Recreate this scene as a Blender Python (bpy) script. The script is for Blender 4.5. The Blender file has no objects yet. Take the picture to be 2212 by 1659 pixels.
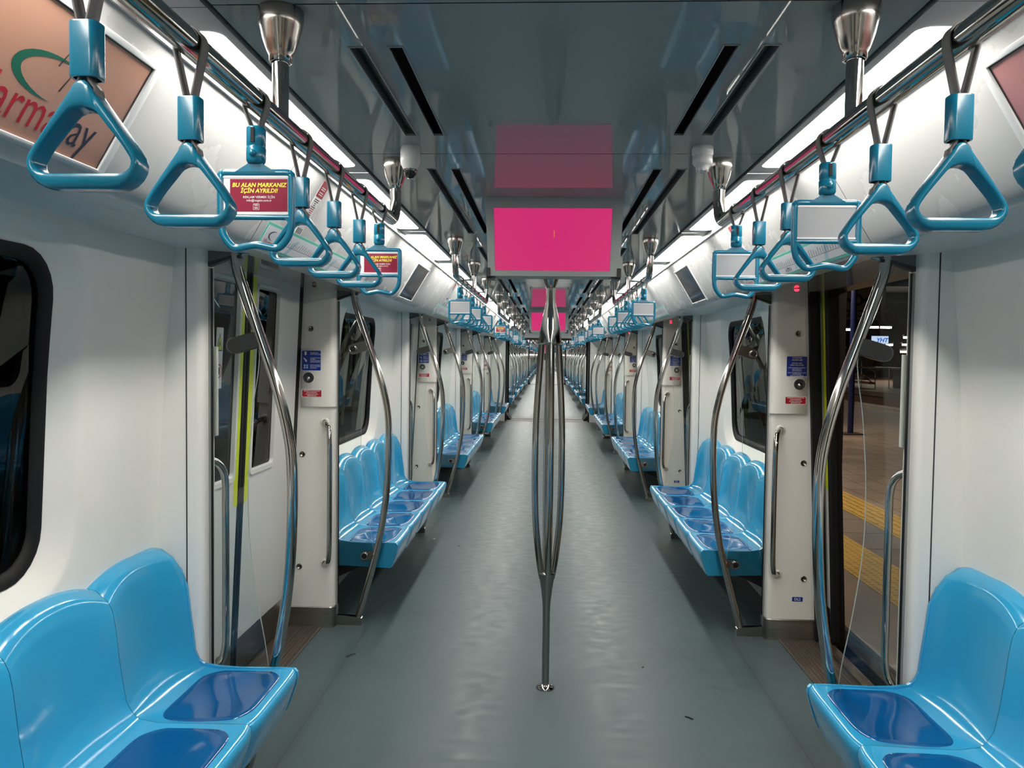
import bpy, math, random
from mathutils import Vector, Matrix
random.seed(7)
C = bpy.context.scene.collection
SC = bpy.context.scene
# ------------------------------------------------------------------ camera, world, exposure
F = 1662.0
def make_camera():
    vx, vy, roll = 1181.0, 767.0, math.radians(.7)
    fw = Vector(((vx - 1106) / F, (829.5 - vy) / F, 1)).normalized()
    up = Vector((math.sin(roll), math.cos(roll), 0))
    up.z = -(up.x * fw.x + up.y * fw.y) / fw.z
    up.normalize()
    rt = up.cross(fw)
    if rt.x < 0: rt = -rt
    # rows of M: camera axes written in world axes (X->rt, Y->fw, Z->up)
    R = Vector((rt.x, fw.x, up.x)); U = Vector((rt.y, fw.y, up.y)); D = Vector((rt.z, fw.z, up.z))
    cd = bpy.data.cameras.new('camera'); co = bpy.data.objects.new('camera', cd); C.objects.link(co)
    cd.sensor_fit = 'HORIZONTAL'; cd.sensor_width = 36; cd.lens = F * 36 / 2212
    cd.clip_start = .02; cd.clip_end = 300
    m = Matrix.Identity(4)
    for i in range(3):
        m[i][0] = R[i]; m[i][1] = U[i]; m[i][2] = -D[i]
    m[0][3], m[1][3], m[2][3] = -.023, 0, 1.56
    co.matrix_world = m
    SC.camera = co
make_camera()
W = bpy.data.worlds.new('night'); SC.world = W; W.use_nodes = True
W.node_tree.nodes['Background'].inputs[0].default_value = (.012, .012, .016, 1)
W.node_tree.nodes['Background'].inputs[1].default_value = .25
SC.view_settings.view_transform = 'Standard'; SC.view_settings.look = 'None'
SC.view_settings.exposure = 0; SC.view_settings.gamma = 1
SC.view_settings.use_curve_mapping = False
try:
    SC.cycles.max_bounces = 14; SC.cycles.transparent_max_bounces = 24
    SC.cycles.sample_clamp_indirect = 6
    SC.cycles.caustics_reflective = False; SC.cycles.caustics_refractive = False
except Exception: pass
LAMP = 30.0          # radiance of the ceiling light diffusers
# platform lamps (real fixtures hang at these places)
def area(name, loc, sx, sy, e, col):
    l = bpy.data.lights.new(name, 'AREA'); l.shape = 'RECTANGLE'; l.size = sx; l.size_y = sy
    l.energy = e; l.color = col
    o = bpy.data.objects.new(name, l); C.objects.link(o); o.location = loc
    o['label'] = 'light of a platform lamp'; o['category'] = 'lamp'
    return o
for i, (x, y) in enumerate(((5.2, -3), (5.2, 8), (5.2, 17), (5.2, 27), (5.2, 43))):
    area('platform_lamp_light', (x, y, 3.55), .25, 2.2, 85, (1, .74, .52))

# ------------------------------------------------------------------ materials
def srgb(r, g, b):
    f = lambda c: ((c / 255 + .055) / 1.055) ** 2.4 if c / 255 > .04045 else c / 255 / 12.92
    return (f(r), f(g), f(b), 1)
MAT = {}
def mat(name, col, rough=.5, metal=0, spec=.5, emit=None, es=1, noise=None, bump=None, coat=0, ior=1.5):
    m = bpy.data.materials.new(name); m.use_nodes = True
    nt = m.node_tree; b = nt.nodes['Principled BSDF']
    b.inputs['Base Color'].default_value = col; b.inputs['Roughness'].default_value = rough
    b.inputs['Metallic'].default_value = metal; b.inputs['IOR'].default_value = ior; b.inputs['Specular IOR Level'].default_value = spec
    b.inputs['Coat Weight'].default_value = coat; b.inputs['Coat Roughness'].default_value = .03
    if emit:
        b.inputs['Emission Color'].default_value = emit; b.inputs['Emission Strength'].default_value = es
    L = nt.links.new
    if noise or bump:
        tc = nt.nodes.new('ShaderNodeTexCoord')
    if noise:      # (scale xyz, colour amount, roughness amount)
        mp = nt.nodes.new('ShaderNodeMapping'); mp.inputs['Scale'].default_value = noise[0]
        L(tc.outputs['Object'], mp.inputs[0])
        n = nt.nodes.new('ShaderNodeTexNoise'); n.inputs['Scale'].default_value = 1; n.inputs['Detail'].default_value = 5
        L(mp.outputs[0], n.inputs[0])
        r = nt.nodes.new('ShaderNodeMapRange'); r.inputs['From Min'].default_value = .3; r.inputs['From Max'].default_value = .7
        r.inputs['To Min'].default_value = 1 - noise[1]; r.inputs['To Max'].default_value = 1 + noise[1]
        L(n.outputs[0], r.inputs[0])
        mx = nt.nodes.new('ShaderNodeVectorMath'); mx.operation = 'SCALE'; mx.inputs[0].default_value = col[:3]
        L(r.outputs[0], mx.inputs['Scale']); L(mx.outputs[0], b.inputs['Base Color'])
        r2 = nt.nodes.new('ShaderNodeMapRange'); r2.inputs['From Min'].default_value = .3; r2.inputs['From Max'].default_value = .7
        r2.inputs['To Min'].default_value = rough - noise[2]; r2.inputs['To Max'].default_value = rough + noise[2]
        L(n.outputs[0], r2.inputs[0]); L(r2.outputs[0], b.inputs['Roughness'])
    if bump:       # (scale xyz, strength, distance)
        mp2 = nt.nodes.new('ShaderNodeMapping'); mp2.inputs['Scale'].default_value = bump[0]
        L(tc.outputs['Object'], mp2.inputs[0])
        n2 = nt.nodes.new('ShaderNodeTexNoise'); n2.inputs['Scale'].default_value = 1; n2.inputs['Detail'].default_value = 1
        L(mp2.outputs[0], n2.inputs[0])
        bp = nt.nodes.new('ShaderNodeBump'); bp.inputs['Strength'].default_value = bump[1]; bp.inputs['Distance'].default_value = bump[2]
        L(n2.outputs[0], bp.inputs['Height']); L(bp.outputs[0], b.inputs['Normal'])
        if coat: L(bp.outputs[0], b.inputs['Coat Normal'])
    MAT[name] = m
    return m
def glass(name, tint, ior=1.45, rough=0.0):
    m = bpy.data.materials.new(name); m.use_nodes = True
    nt = m.node_tree; nt.nodes.clear(); L = nt.links.new
    o = nt.nodes.new('ShaderNodeOutputMaterial'); mx = nt.nodes.new('ShaderNodeMixShader')
    t = nt.nodes.new('ShaderNodeBsdfTransparent'); t.inputs[0].default_value = tint
    g = nt.nodes.new('ShaderNodeBsdfGlossy'); g.inputs['Roughness'].default_value = rough
    f = nt.nodes.new('ShaderNodeFresnel'); f.inputs[0].default_value = ior
    L(f.outputs[0], mx.inputs[0]); L(t.outputs[0], mx.inputs[1]); L(g.outputs[0], mx.inputs[2]); L(mx.outputs[0], o.inputs[0])
    MAT[name] = m
mat('wall_white', (.83, .815, .765, 1), .33, noise=((9, 9, 9), .015, .03))
mat('pillar_white', (.80, .785, .735, 1), .35)
mat('panel_grey', (.68, .69, .69, 1), .3)
mat('cove_white', (.58, .575, .56, 1), .26, noise=((5, 5, 5), .02, .04))
mat('soffit', (.74, .74, .71, 1), .28)
mat('header_gloss', (.42, .42, .40, 1), .06)
mat('ceiling', (.31, .335, .325, 1), .035, spec=.5, ior=1.16, bump=((5, 1.5, 5), .12, .004))
mat('alu', (.27, .275, .275, 1), .38, metal=.2)
mat('steel', (.40, .385, .36, 1), .17, metal=1)
mat('chrome', (.47, .455, .43, 1), .075, metal=1)
mat('steel_kick', (.30, .285, .265, 1), .36, metal=1, noise=((3, 40, 40), .12, .08))
mat('black', (.006, .006, .007, 1), .35)
mat('black_gloss', (.008, .008, .009, 1), .05)
mat('rubber', (.010, .010, .011, 1), .55, spec=.2)
mat('dark_pad', (.012, .013, .0125, 1), .6, noise=((30, 30, 30), .35, .1))
mat('strap_grey', (.115, .115, .115, 1), .55)
mat('strap_blue', srgb(17, 110, 140), .2, noise=((60, 60, 60), .02, .03))
mat('seat_blue', srgb(50, 160, 208), .14, coat=.3)
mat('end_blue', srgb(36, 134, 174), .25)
mat('pad_blue', srgb(8, 82, 140), .06)
mat('yellow', srgb(205, 216, 40), .4)
mat('door_white', (.68, .68, .665, 1), .3)
mat('groove', (.03, .03, .03, 1), .6)
mat('sign_blue', srgb(8, 48, 140), .3)
mat('sign_red', srgb(160, 18, 32), .3)
mat('white', (.8, .8, .8, 1), .4)
mat('ink', (.02, .02, .025, 1), .5)
mat('navy_ink', srgb(38, 44, 62), .4)
mat('red_ink', srgb(170, 28, 44), .4)
mat('green_ink', srgb(16, 92, 74), .4)
mat('teal', srgb(95, 190, 170), .35)
mat('map_white', (.72, .73, .76, 1), .3)
mat('pale_blue', srgb(170, 200, 215), .4)
mat('salmon', srgb(178, 134, 114), .12, bump=((6, 6, 6), .15, .004))
mat('pink_poster', srgb(180, 126, 124), .1, bump=((6, 6, 6), .15, .004))
mat('maroon', srgb(140, 34, 62), .15)
mat('ad_yellow', srgb(236, 226, 60), .4)
mat('lcd', (.02, .02, .024, 1), .06, spec=.3)
mat('grille_grey', (.12, .125, .125, 1), .5)
mat('bezel', (.30, .33, .32, 1), .4)
mat('dome_white', (.6, .6, .6, 1), .3)
mat('bellows', (.10, .10, .105, 1), .6)
mat('brown_tread', (.10, .078, .062, 1), .5, metal=.3, noise=((60, 5, 5), .3, .1), bump=((90, 2, 2), .5, .003))
mat('stone', (.05, .05, .05, 1), .8, noise=((30, 30, 30), .5, .1))
mat('tile', (.27, .215, .175, 1), .45, noise=((2, 2, 2), .25, .1))
mat('tile_dark', (.20, .165, .14, 1), .5, noise=((3, 3, 3), .25, .1))
mat('joint', (.05, .04, .035, 1), .8)
mat('tactile', srgb(205, 172, 72), .5, noise=((8, 8, 8), .15, .05))
mat('dark_wall', (.16, .10, .075, 1), .7, noise=((1, 1, 1), .4, .1))
mat('dark_steel', (.03, .03, .035, 1), .5)
mat('blue_paint', srgb(14, 30, 84), .4)
mat('brown_wall', (.32, .20, .14, 1), .6)
mat('tcdd_grey', (.42, .39, .38, 1), .5)
mat('diffuser', (.8, .8, .8, 1), .5, emit=(1, .957, .885, 1), es=LAMP)
mat('screen_pink', (.01, .002, .004, 1), .12, emit=srgb(210, 46, 114), es=.95)
mat('screen_line', (.2, .1, .02, 1), .2, emit=srgb(230, 140, 70), es=1)
mat('led_red', (.3, .01, .02, 1), .2, emit=(1, .03, .07, 1), es=3)
mat('led_off', (.14, .03, .03, 1), .2)
mat('lamp_warm', (.8, .8, .8, 1), .5, emit=(1, .84, .66, 1), es=22)
mat('sign_lit', (.1, .1, .1, 1), .4, emit=srgb(205, 222, 250), es=1)
mat('sign_lit_blue', (.02, .05, .2, 1), .4, emit=srgb(30, 88, 190), es=1)
mat('glass_edge', (.36, .42, .40, 1), .25)
glass('clear_glass', (.95, .975, .965, 1))
glass('window_glass', (.30, .32, .32, 1), 1.32)
glass('door_glass', (.16, .165, .165, 1), 1.32)
glass('ad_plastic', (.80, .82, .84, 1), 1.5, .12)
# pale film of the empty advert holders: half see-through
def film():
    m = bpy.data.materials.new('pale_film'); m.use_nodes = True
    nt = m.node_tree; b = nt.nodes['Principled BSDF']; b.inputs['Base Color'].default_value = (.46, .475, .50, 1)
    b.inputs['Roughness'].default_value = .15; b.inputs['Alpha'].default_value = .72
    MAT['pale_film'] = m
film()
def floor_material():
    m = mat('floor', (.072, .104, .110, 1), .39, noise=((11, 19, 1), .06, .08), bump=((40, 90, 40), .08, .001), spec=.4, ior=1.27)
    nt = m.node_tree; L = nt.links.new; b = nt.nodes['Principled BSDF']
    tc = nt.nodes.new('ShaderNodeTexCoord'); sx = nt.nodes.new('ShaderNodeSeparateXYZ'); L(tc.outputs['Object'], sx.inputs[0])
    a = nt.nodes.new('ShaderNodeMath'); a.operation = 'ABSOLUTE'; L(sx.outputs[0], a.inputs[0])
    c = nt.nodes.new('ShaderNodeMath'); c.operation = 'COMPARE'; c.inputs[1].default_value = 1.02; c.inputs[2].default_value = .0022; L(a.outputs[0], c.inputs[0])
    src = b.inputs['Base Color'].links[0].from_socket
    # broad patchy wear
    n = nt.nodes.new('ShaderNodeTexNoise'); n.inputs['Scale'].default_value = 1.6; n.inputs['Detail'].default_value = 3; L(tc.outputs['Object'], n.inputs[0])
    r = nt.nodes.new('ShaderNodeMapRange'); r.inputs['From Min'].default_value = .3; r.inputs['From Max'].default_value = .7
    r.inputs['To Min'].default_value = .94; r.inputs['To Max'].default_value = 1.07; L(n.outputs[0], r.inputs[0])
    v = nt.nodes.new('ShaderNodeVectorMath'); v.operation = 'SCALE'; L(src, v.inputs[0]); L(r.outputs[0], v.inputs['Scale'])
    mx = nt.nodes.new('ShaderNodeMix'); mx.data_type = 'RGBA'
    L(c.outputs[0], mx.inputs['Factor']); L(v.outputs[0], mx.inputs['A']); mx.inputs['B'].default_value = (.06, .075, .075, 1)
    L(mx.outputs['Result'], b.inputs['Base Color'])
floor_material()

# ------------------------------------------------------------------ mesh builder
class MB:
    def __init__(s): s.v = []; s.f = []; s.m = []; s.s = []
    def add(s, vs, fs, m, smooth=False):
        o = len(s.v); s.v += [tuple(p) for p in vs]
        for f in fs:
            s.f.append(tuple(i + o for i in f)); s.m.append(m); s.s.append(smooth)
        return s
    def merge(s, b):
        o = len(s.v); s.v += b.v; s.f += [tuple(i + o for i in f) for f in b.f]; s.m += b.m; s.s += b.s
        return s
    def side(s, sg):                # built for +X; sg = -1 mirrors to the left
        if sg < 0:
            s.v = [(-x, y, z) for x, y, z in s.v]; s.f = [f[::-1] for f in s.f]
        return s
    def flipy(s):
        s.v = [(x, -y, z) for x, y, z in s.v]; s.f = [f[::-1] for f in s.f]
        return s
    def move(s, dx, dy, dz): s.v = [(x + dx, y + dy, z + dz) for x, y, z in s.v]; return s
    def box(s, x0, x1, y0, y1, z0, z1, m, c=0):
        if c <= 0:
            vs = [(x, y, z) for x in (x0, x1) for y in (y0, y1) for z in (z0, z1)]
            return s.add(vs, [(0, 1, 3, 2), (4, 6, 7, 5), (0, 4, 5, 1), (2, 3, 7, 6), (0, 2, 6, 4), (1, 5, 7, 3)], m)
        X, Y, Z = (x0, x1), (y0, y1), (z0, z1); vs = []; idx = {}
        for i in (0, 1):
            for j in (0, 1):
                for k in (0, 1):
                    ix = c if i == 0 else -c; iy = c if j == 0 else -c; iz = c if k == 0 else -c
                    for a, p in enumerate(((X[i], Y[j] + iy, Z[k] + iz), (X[i] + ix, Y[j], Z[k] + iz), (X[i] + ix, Y[j] + iy, Z[k]))):
                        idx[(i, j, k, a)] = len(vs); vs.append(p)
        fs = []
        cen = Vector(((x0 + x1) / 2, (y0 + y1) / 2, (z0 + z1) / 2))
        def face(q):
            pts = [Vector(vs[i]) for i in q]
            n = (pts[1] - pts[0]).cross(pts[2] - pts[0]); mid = sum(pts, Vector()) / len(pts)
            fs.append(tuple(q) if n.dot(mid - cen) > 0 else tuple(q[::-1]))
        for i in (0, 1):
            face([idx[(i, 0, 0, 0)], idx[(i, 1, 0, 0)], idx[(i, 1, 1, 0)], idx[(i, 0, 1, 0)]])
            face([idx[(0, i, 0, 1)], idx[(1, i, 0, 1)], idx[(1, i, 1, 1)], idx[(0, i, 1, 1)]])
            face([idx[(0, 0, i, 2)], idx[(1, 0, i, 2)], idx[(1, 1, i, 2)], idx[(0, 1, i, 2)]])
        for a in (0, 1):
            for b in (0, 1):
                face([idx[(0, a, b, 1)], idx[(1, a, b, 1)], idx[(1, a, b, 2)], idx[(0, a, b, 2)]])
                face([idx[(a, 0, b, 0)], idx[(a, 1, b, 0)], idx[(a, 1, b, 2)], idx[(a, 0, b, 2)]])
                face([idx[(a, b, 0, 0)], idx[(a, b, 1, 0)], idx[(a, b, 1, 1)], idx[(a, b, 0, 1)]])
        for i in (0, 1):
            for j in (0, 1):
                for k in (0, 1): face([idx[(i, j, k, 0)], idx[(i, j, k, 1)], idx[(i, j, k, 2)]])
        return s.add(vs, fs, m)
    def grid(s, rows, m, smooth=True, closed=False):
        nu = len(rows[0]); vs = [p for r in rows for p in r]; fs = []
        for i in range(len(rows) - 1):
            for j in range(nu if closed else nu - 1):
                k = (j + 1) % nu
                fs.append((i * nu + j, i * nu + k, (i + 1) * nu + k, (i + 1) * nu + j))
        return s.add(vs, fs, m, smooth)
    def tube(s, path, r, m, n=12, cap=True, closed=False, sx=1, sy=1, ref=None):
        P = [Vector(p) for p in path]; N = len(P)
        rr = r if isinstance(r, (list, tuple)) else [r] * N
        T = []
        for i in range(N):
            if closed: d = P[(i + 1) % N] - P[i - 1]
            else: d = P[min(i + 1, N - 1)] - P[max(i - 1, 0)]
            T.append(d.normalized())
        a = Vector(ref) if ref else (Vector((0, 0, 1)) if abs(T[0].z) < .9 else Vector((1, 0, 0)))
        nrm = (a - T[0] * a.dot(T[0])).normalized(); rows = []
        for i in range(N):
            nrm = (nrm - T[i] * nrm.dot(T[i])).normalized(); bi = T[i].cross(nrm)
            rows.append([P[i] + (nrm * math.cos(2 * math.pi * k / n) * sx + bi * math.sin(2 * math.pi * k / n) * sy) * rr[i] for k in range(n)])
        if closed: rows.append(rows[0])
        s.grid(rows, m, True, True)
        if cap and not closed:
            s.add(rows[0], [tuple(range(n))[::-1]], m); s.add(rows[-1], [tuple(range(n))], m)
        return s
    def lathe(s, prof, c, m, n=20, axis='z'):
        rows = []
        for r, h in prof:
            row = []
            for k in range(n):
                a = 2 * math.pi * k / n; u, w = r * math.cos(a), r * math.sin(a)
                p = {'z': (u, w, h), 'y': (w, h, u), 'x': (h, u, w)}[axis]
                row.append((c[0] + p[0], c[1] + p[1], c[2] + p[2]))
            rows.append(row)
        return s.grid(rows, m, True, True)
    def prism(s, poly, fr, d0, d1, m, smooth=False, me=None):   # polygon in frame fr = (o, ex, ey), extruded along the normal from d0 to d1
        o, ex, ey = [Vector(a) for a in fr]; nz = ex.cross(ey); n = len(poly)
        a = [o + ex * u + ey * w + nz * d0 for u, w in poly]; b = [o + ex * u + ey * w + nz * d1 for u, w in poly]
        s.add(a + b, [tuple(range(n))[::-1], tuple(range(n, 2 * n))] , m)
        s.add(a + b, [(i, (i + 1) % n, n + (i + 1) % n, n + i) for i in range(n)], me or m, smooth)
        return s
    def flat(s, poly, fr, d, m):
        o, ex, ey = [Vector(a) for a in fr]; nz = ex.cross(ey)
        return s.add([o + ex * u + ey * w + nz * d for u, w in poly], [tuple(range(len(poly)))], m)
    def ring(s, outer, inner, fr, h, b, m):            # closed band between two loops, thickness 2h, edge rounding b
        o, ex, ey = [Vector(a) for a in fr]; nz = ex.cross(ey); rows = []
        for (a0, a1), (b0, b1) in zip(outer, inner):
            O = o + ex * a0 + ey * a1; I = o + ex * b0 + ey * b1; d = (I - O); L = max(d.length, 1e-6); d = d / L; bb = min(b, L * .45)
            pts = []
            for P, q, sg in ((O, 0, 1), (I, 1, -1)):
                seq = [(-1, 0), (-.7, .3), (-.3, .7), (0, 1)]
                prof = []
                for k in range(4):
                    t = k / 3 * math.pi / 2
                    prof.append((bb * (1 - math.cos(t)), h - bb + bb * math.sin(t)))   # inset, height
                if q == 0:
                    pts += [P + d * e - nz * w for e, w in prof[::-1]] + [P + d * e + nz * w for e, w in prof]
                else:
                    pts += [P - d * e + nz * w for e, w in prof[::-1]] + [P - d * e - nz * w for e, w in prof]
            rows.append(pts)
        rows.append(rows[0])
        return s.grid(rows, m, True, True)
    def text(s, body, size, fr, d, m, align='CENTER', shear=0, squeeze=1, bold=0):
        cu = bpy.data.curves.new('t', 'FONT'); cu.body = body; cu.size = size; cu.align_x = align; cu.align_y = 'CENTER'
        cu.shear = shear; cu.resolution_u = 2; cu.offset = bold * size
        ob = bpy.data.objects.new('t', cu); C.objects.link(ob)
        bpy.context.view_layer.update()
        me = bpy.data.meshes.new_from_object(ob)
        o, ex, ey = [Vector(a) for a in fr]; nz = ex.cross(ey)
        s.add([o + ex * (v.co.x * squeeze) + ey * v.co.y + nz * d for v in me.vertices], [tuple(p.vertices) for p in me.polygons], m)
        bpy.data.objects.remove(ob); bpy.data.curves.remove(cu); bpy.data.meshes.remove(me)
        return s
    def mesh(s, name, org=(0, 0, 0)):
        me = bpy.data.meshes.new(name)
        me.from_pydata([(x - org[0], y - org[1], z - org[2]) for x, y, z in s.v], [], s.f)
        names = []
        for k in s.m:
            if k not in names: names.append(k)
        for k in names: me.materials.append(MAT[k])
        ix = {k: i for i, k in enumerate(names)}
        me.polygons.foreach_set('material_index', [ix[k] for k in s.m])
        me.polygons.foreach_set('use_smooth', s.s)
        me.update()
        return me
def rrect(x0, x1, y0, y1, r, na=6, ns=1):
    """closed loop of a rounded rectangle, counter-clockwise, same point count for any radius"""
    out = []
    cs = [((x1 - r, y0 + r), -90), ((x1 - r, y1 - r), 0), ((x0 + r, y1 - r), 90), ((x0 + r, y0 + r), 180)]
    for q, ((cx, cy), a0) in enumerate(cs):
        arc = [(cx + r * math.cos(math.radians(a0 + 90 * k / na)), cy + r * math.sin(math.radians(a0 + 90 * k / na))) for k in range(na + 1)]
        out += arc
        (nx, ny), na0 = cs[(q + 1) % 4]
        e = (nx + r * math.cos(math.radians(na0 if q < 3 else -90)), ny + r * math.sin(math.radians(na0 if q < 3 else -90)))
        for k in range(1, ns):
            t = k / ns; out.append((arc[-1][0] * (1 - t) + e[0] * t, arc[-1][1] * (1 - t) + e[1] * t))
    return out
def smooth_path(pts, n=8):
    P = [Vector(p) for p in pts]; out = []
    for i in range(len(P) - 1):
        p0 = P[max(i - 1, 0)]; p1 = P[i]; p2 = P[i + 1]; p3 = P[min(i + 2, len(P) - 1)]
        for k in range(n):
            t = k / n
            out.append(.5 * ((2 * p1) + (p2 - p0) * t + (2 * p0 - 5 * p1 + 4 * p2 - p3) * t * t + (3 * p1 - p0 - 3 * p2 + p3) * t ** 3))
    out.append(P[-1])
    return out
def lerp(tab, z):
    if z <= tab[0][0]: return tab[0][1]
    for (a, x), (b, y) in zip(tab, tab[1:]):
        if z <= b: return x + (y - x) * (z - a) / (b - a)
    return tab[-1][1]

# ------------------------------------------------------------------ things, parts, copies
class Node:
    def __init__(s, name, mb=None, kids=(), label=None): s.name = name; s.mb = mb; s.kids = list(kids); s.label = label; s.me = None; s.jo = None
    def all(s):
        b = MB()
        if s.mb: b.merge(s.mb)
        for k in s.kids: b.merge(k.all())
        return b
class Spec:
    """a kind of thing: its root node and the point the thing stands (or hangs) on"""
    def __init__(s, root, org=(0, 0, 0)): s.root = root; s.org = org
    def meshes(s, n):
        if n.mb and not n.me: n.me = n.mb.mesh(n.name, s.org)
        for k in n.kids: s.meshes(k)
    def put(s, dy, label, cat, group=None, kind=None, parts=True, name=None, dx=0, dz=0):
        r = s.root
        if parts:
            s.meshes(r)
            o = bpy.data.objects.new(name or r.name, r.me)
        else:
            if not r.jo: r.jo = r.all().mesh(r.name, s.org)
            o = bpy.data.objects.new(name or r.name, r.jo)
        C.objects.link(o); o.location = (s.org[0] + dx, s.org[1] + dy, s.org[2] + dz)
        o['label'] = label; o['category'] = cat
        if group: o['group'] = group
        if kind: o['kind'] = kind
        if parts: s.hang(r, o)
        return o
    def hang(s, n, o):
        for k in n.kids:
            c = bpy.data.objects.new(k.name, k.me); C.objects.link(c); c.parent = o
            if k.label: c['label'] = k.label
            s.hang(k, c)
SIDE = {-1: 'left', 1: 'right'}
ORD = ['first', 'second', 'third', 'fourth', 'fifth', 'sixth', 'seventh', 'eighth', 'ninth', 'tenth', 'eleventh', 'twelfth', 'thirteenth', 'fourteenth', 'fifteenth', 'sixteenth', 'seventeenth', 'eighteenth', 'nineteenth', 'twentieth']
CAR = ['nearest carriage', 'second carriage', 'third carriage', 'fourth carriage']
P = 3.95; ZC = 2.212
NCAR = 4
YC = [7.445 + 22.3 * c for c in range(NCAR)]
HALF = 10.55
def doors(c): return [YC[c] + P * (j - 2) for j in range(5)]
XW = [(0, 1.40), (.85, 1.378), (1.5, 1.345), (1.92, 1.306)]
def xw(z): return lerp(XW, z)
def xd(z): return 1.39 + .046 * (1.9 - z)
SL = Vector((.985 - .815, 0, 1.905 - 2.19)); SLL = SL.length
def slope_frame(s, y, t):
    """frame on the sloping cove: x runs in reading direction, y runs up the slope; (y, t) = place of the origin, t metres down from the top edge"""
    q = Vector((.815, 0, 2.19)) + SL * (t / SLL)
    up = -SL / SLL
    if s < 0: return ((-q.x, y, q.z), (0, 1, 0), (-up.x * 1, 0, up.z))
    return ((q.x, y, q.z), (0, -1, 0), (up.x, 0, up.z))

# ------------------------------------------------------------------ the shell
def build_floor(c):
    y0, y1 = YC[c] - HALF - .6, YC[c] + HALF + .6
    b = MB().box(-1.47, 1.47, y0, y1, -.06, 0, 'floor')
    o = bpy.data.objects.new('floor', b.mesh('floor')); C.objects.link(o)
    o['kind'] = 'structure'; o['label'] = 'grey green vinyl floor of the ' + CAR[c]; o['category'] = 'floor'
def vents(c):
    out = []
    for j, d in enumerate(doors(c)):
        if c == 0 and j == 0: out.append((1.65, 2.31))
        elif c == 0 and j == -1: continue
        else: out.append((d + 1.2, d + 2.62))
        out.append((d - .77, d + .67))
    return sorted(v for v in out if v[1] < YC[c] + HALF - .1)
def build_ceiling(c):
    y0, y1 = YC[c] - HALF, YC[c] + HALF
    if c == 0: y0 = -3.1
    seams = []
    for d in doors(c): seams += [d - 2.045, d - .97, d + .97]
    vs = vents(c)
    yb = {y0, y1}
    for q in seams:
        if y0 < q < y1: yb |= {q - .002, q + .002}
    for a, e in vs: yb |= {a, e}
    yb = sorted(yb)
    xb = [-.663, -.455, -.42, -.37, -.338, 0, .338, .37, .42, .455, .663]
    b = MB()
    for i in range(len(yb) - 1):
        ym = (yb[i] + yb[i + 1]) / 2
        if any(abs(ym - q) < .002 for q in seams): continue
        inv = any(a < ym < e for a, e in vs)
        for k in range(len(xb) - 1):
            if inv and abs(xb[k + 1] - xb[k]) < .04: continue
            b.add([(xb[k], yb[i], ZC), (xb[k + 1], yb[i], ZC), (xb[k + 1], yb[i + 1], ZC), (xb[k], yb[i + 1], ZC)], [(0, 3, 2, 1)], 'ceiling')
    for s in (-1, 1):      # folded edge beside the lamps and the dark joint
        b.add([(s * .663, y0, ZC), (s * .663, y1, ZC), (s * .663, y1, ZC + .03), (s * .663, y0, ZC + .03)], [(0, 1, 2, 3)], 'groove')
        b.add([(s * .663, y0, ZC + .02), (s * .672, y0, ZC + .02), (s * .672, y1, ZC + .02), (s * .663, y1, ZC + .02)], [(0, 1, 2, 3)], 'groove')
    o = bpy.data.objects.new('ceiling', b.mesh('ceiling')); C.objects.link(o)
    o['kind'] = 'structure'; o['label'] = 'glossy grey ceiling panels of the ' + CAR[c]; o['category'] = 'ceiling'
def vent_spec(s, L):
    def slot(x0, x1, m, blade):
        b = MB(); h = .06
        b.add([(x0, 0, ZC), (x1, 0, ZC), (x1, L, ZC), (x0, L, ZC), (x0, 0, ZC + h), (x1, 0, ZC + h), (x1, L, ZC + h), (x0, L, ZC + h)],
              [(4, 5, 6, 7), (0, 1, 5, 4), (1, 2, 6, 5), (2, 3, 7, 6), (3, 0, 4, 7)], m)
        for fx in (x0, x1): b.box(fx - .0015, fx + .0015, -.002, L + .002, ZC - .002, ZC + .004, 'alu')
        for fy in (0, L): b.box(x0, x1, fy - .0015, fy + .0015, ZC - .002, ZC + .004, 'alu')
        if blade: b.add([(x0 + .006, 0, ZC + .006), (x0 + .006, L, ZC + .006), (x1, L, ZC + .03), (x1, 0, ZC + .03)], [(0, 1, 2, 3)], 'grille_grey')
        return b.side(s)
    n1 = Node('inner_slot', slot(.338, .37, 'black', False)); n2 = Node('outer_slot', slot(.42, .455, 'grille_grey', True))
    return Spec(Node('ceiling_vent', None, [n1, n2]), (s * .4, 0, ZC))
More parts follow.
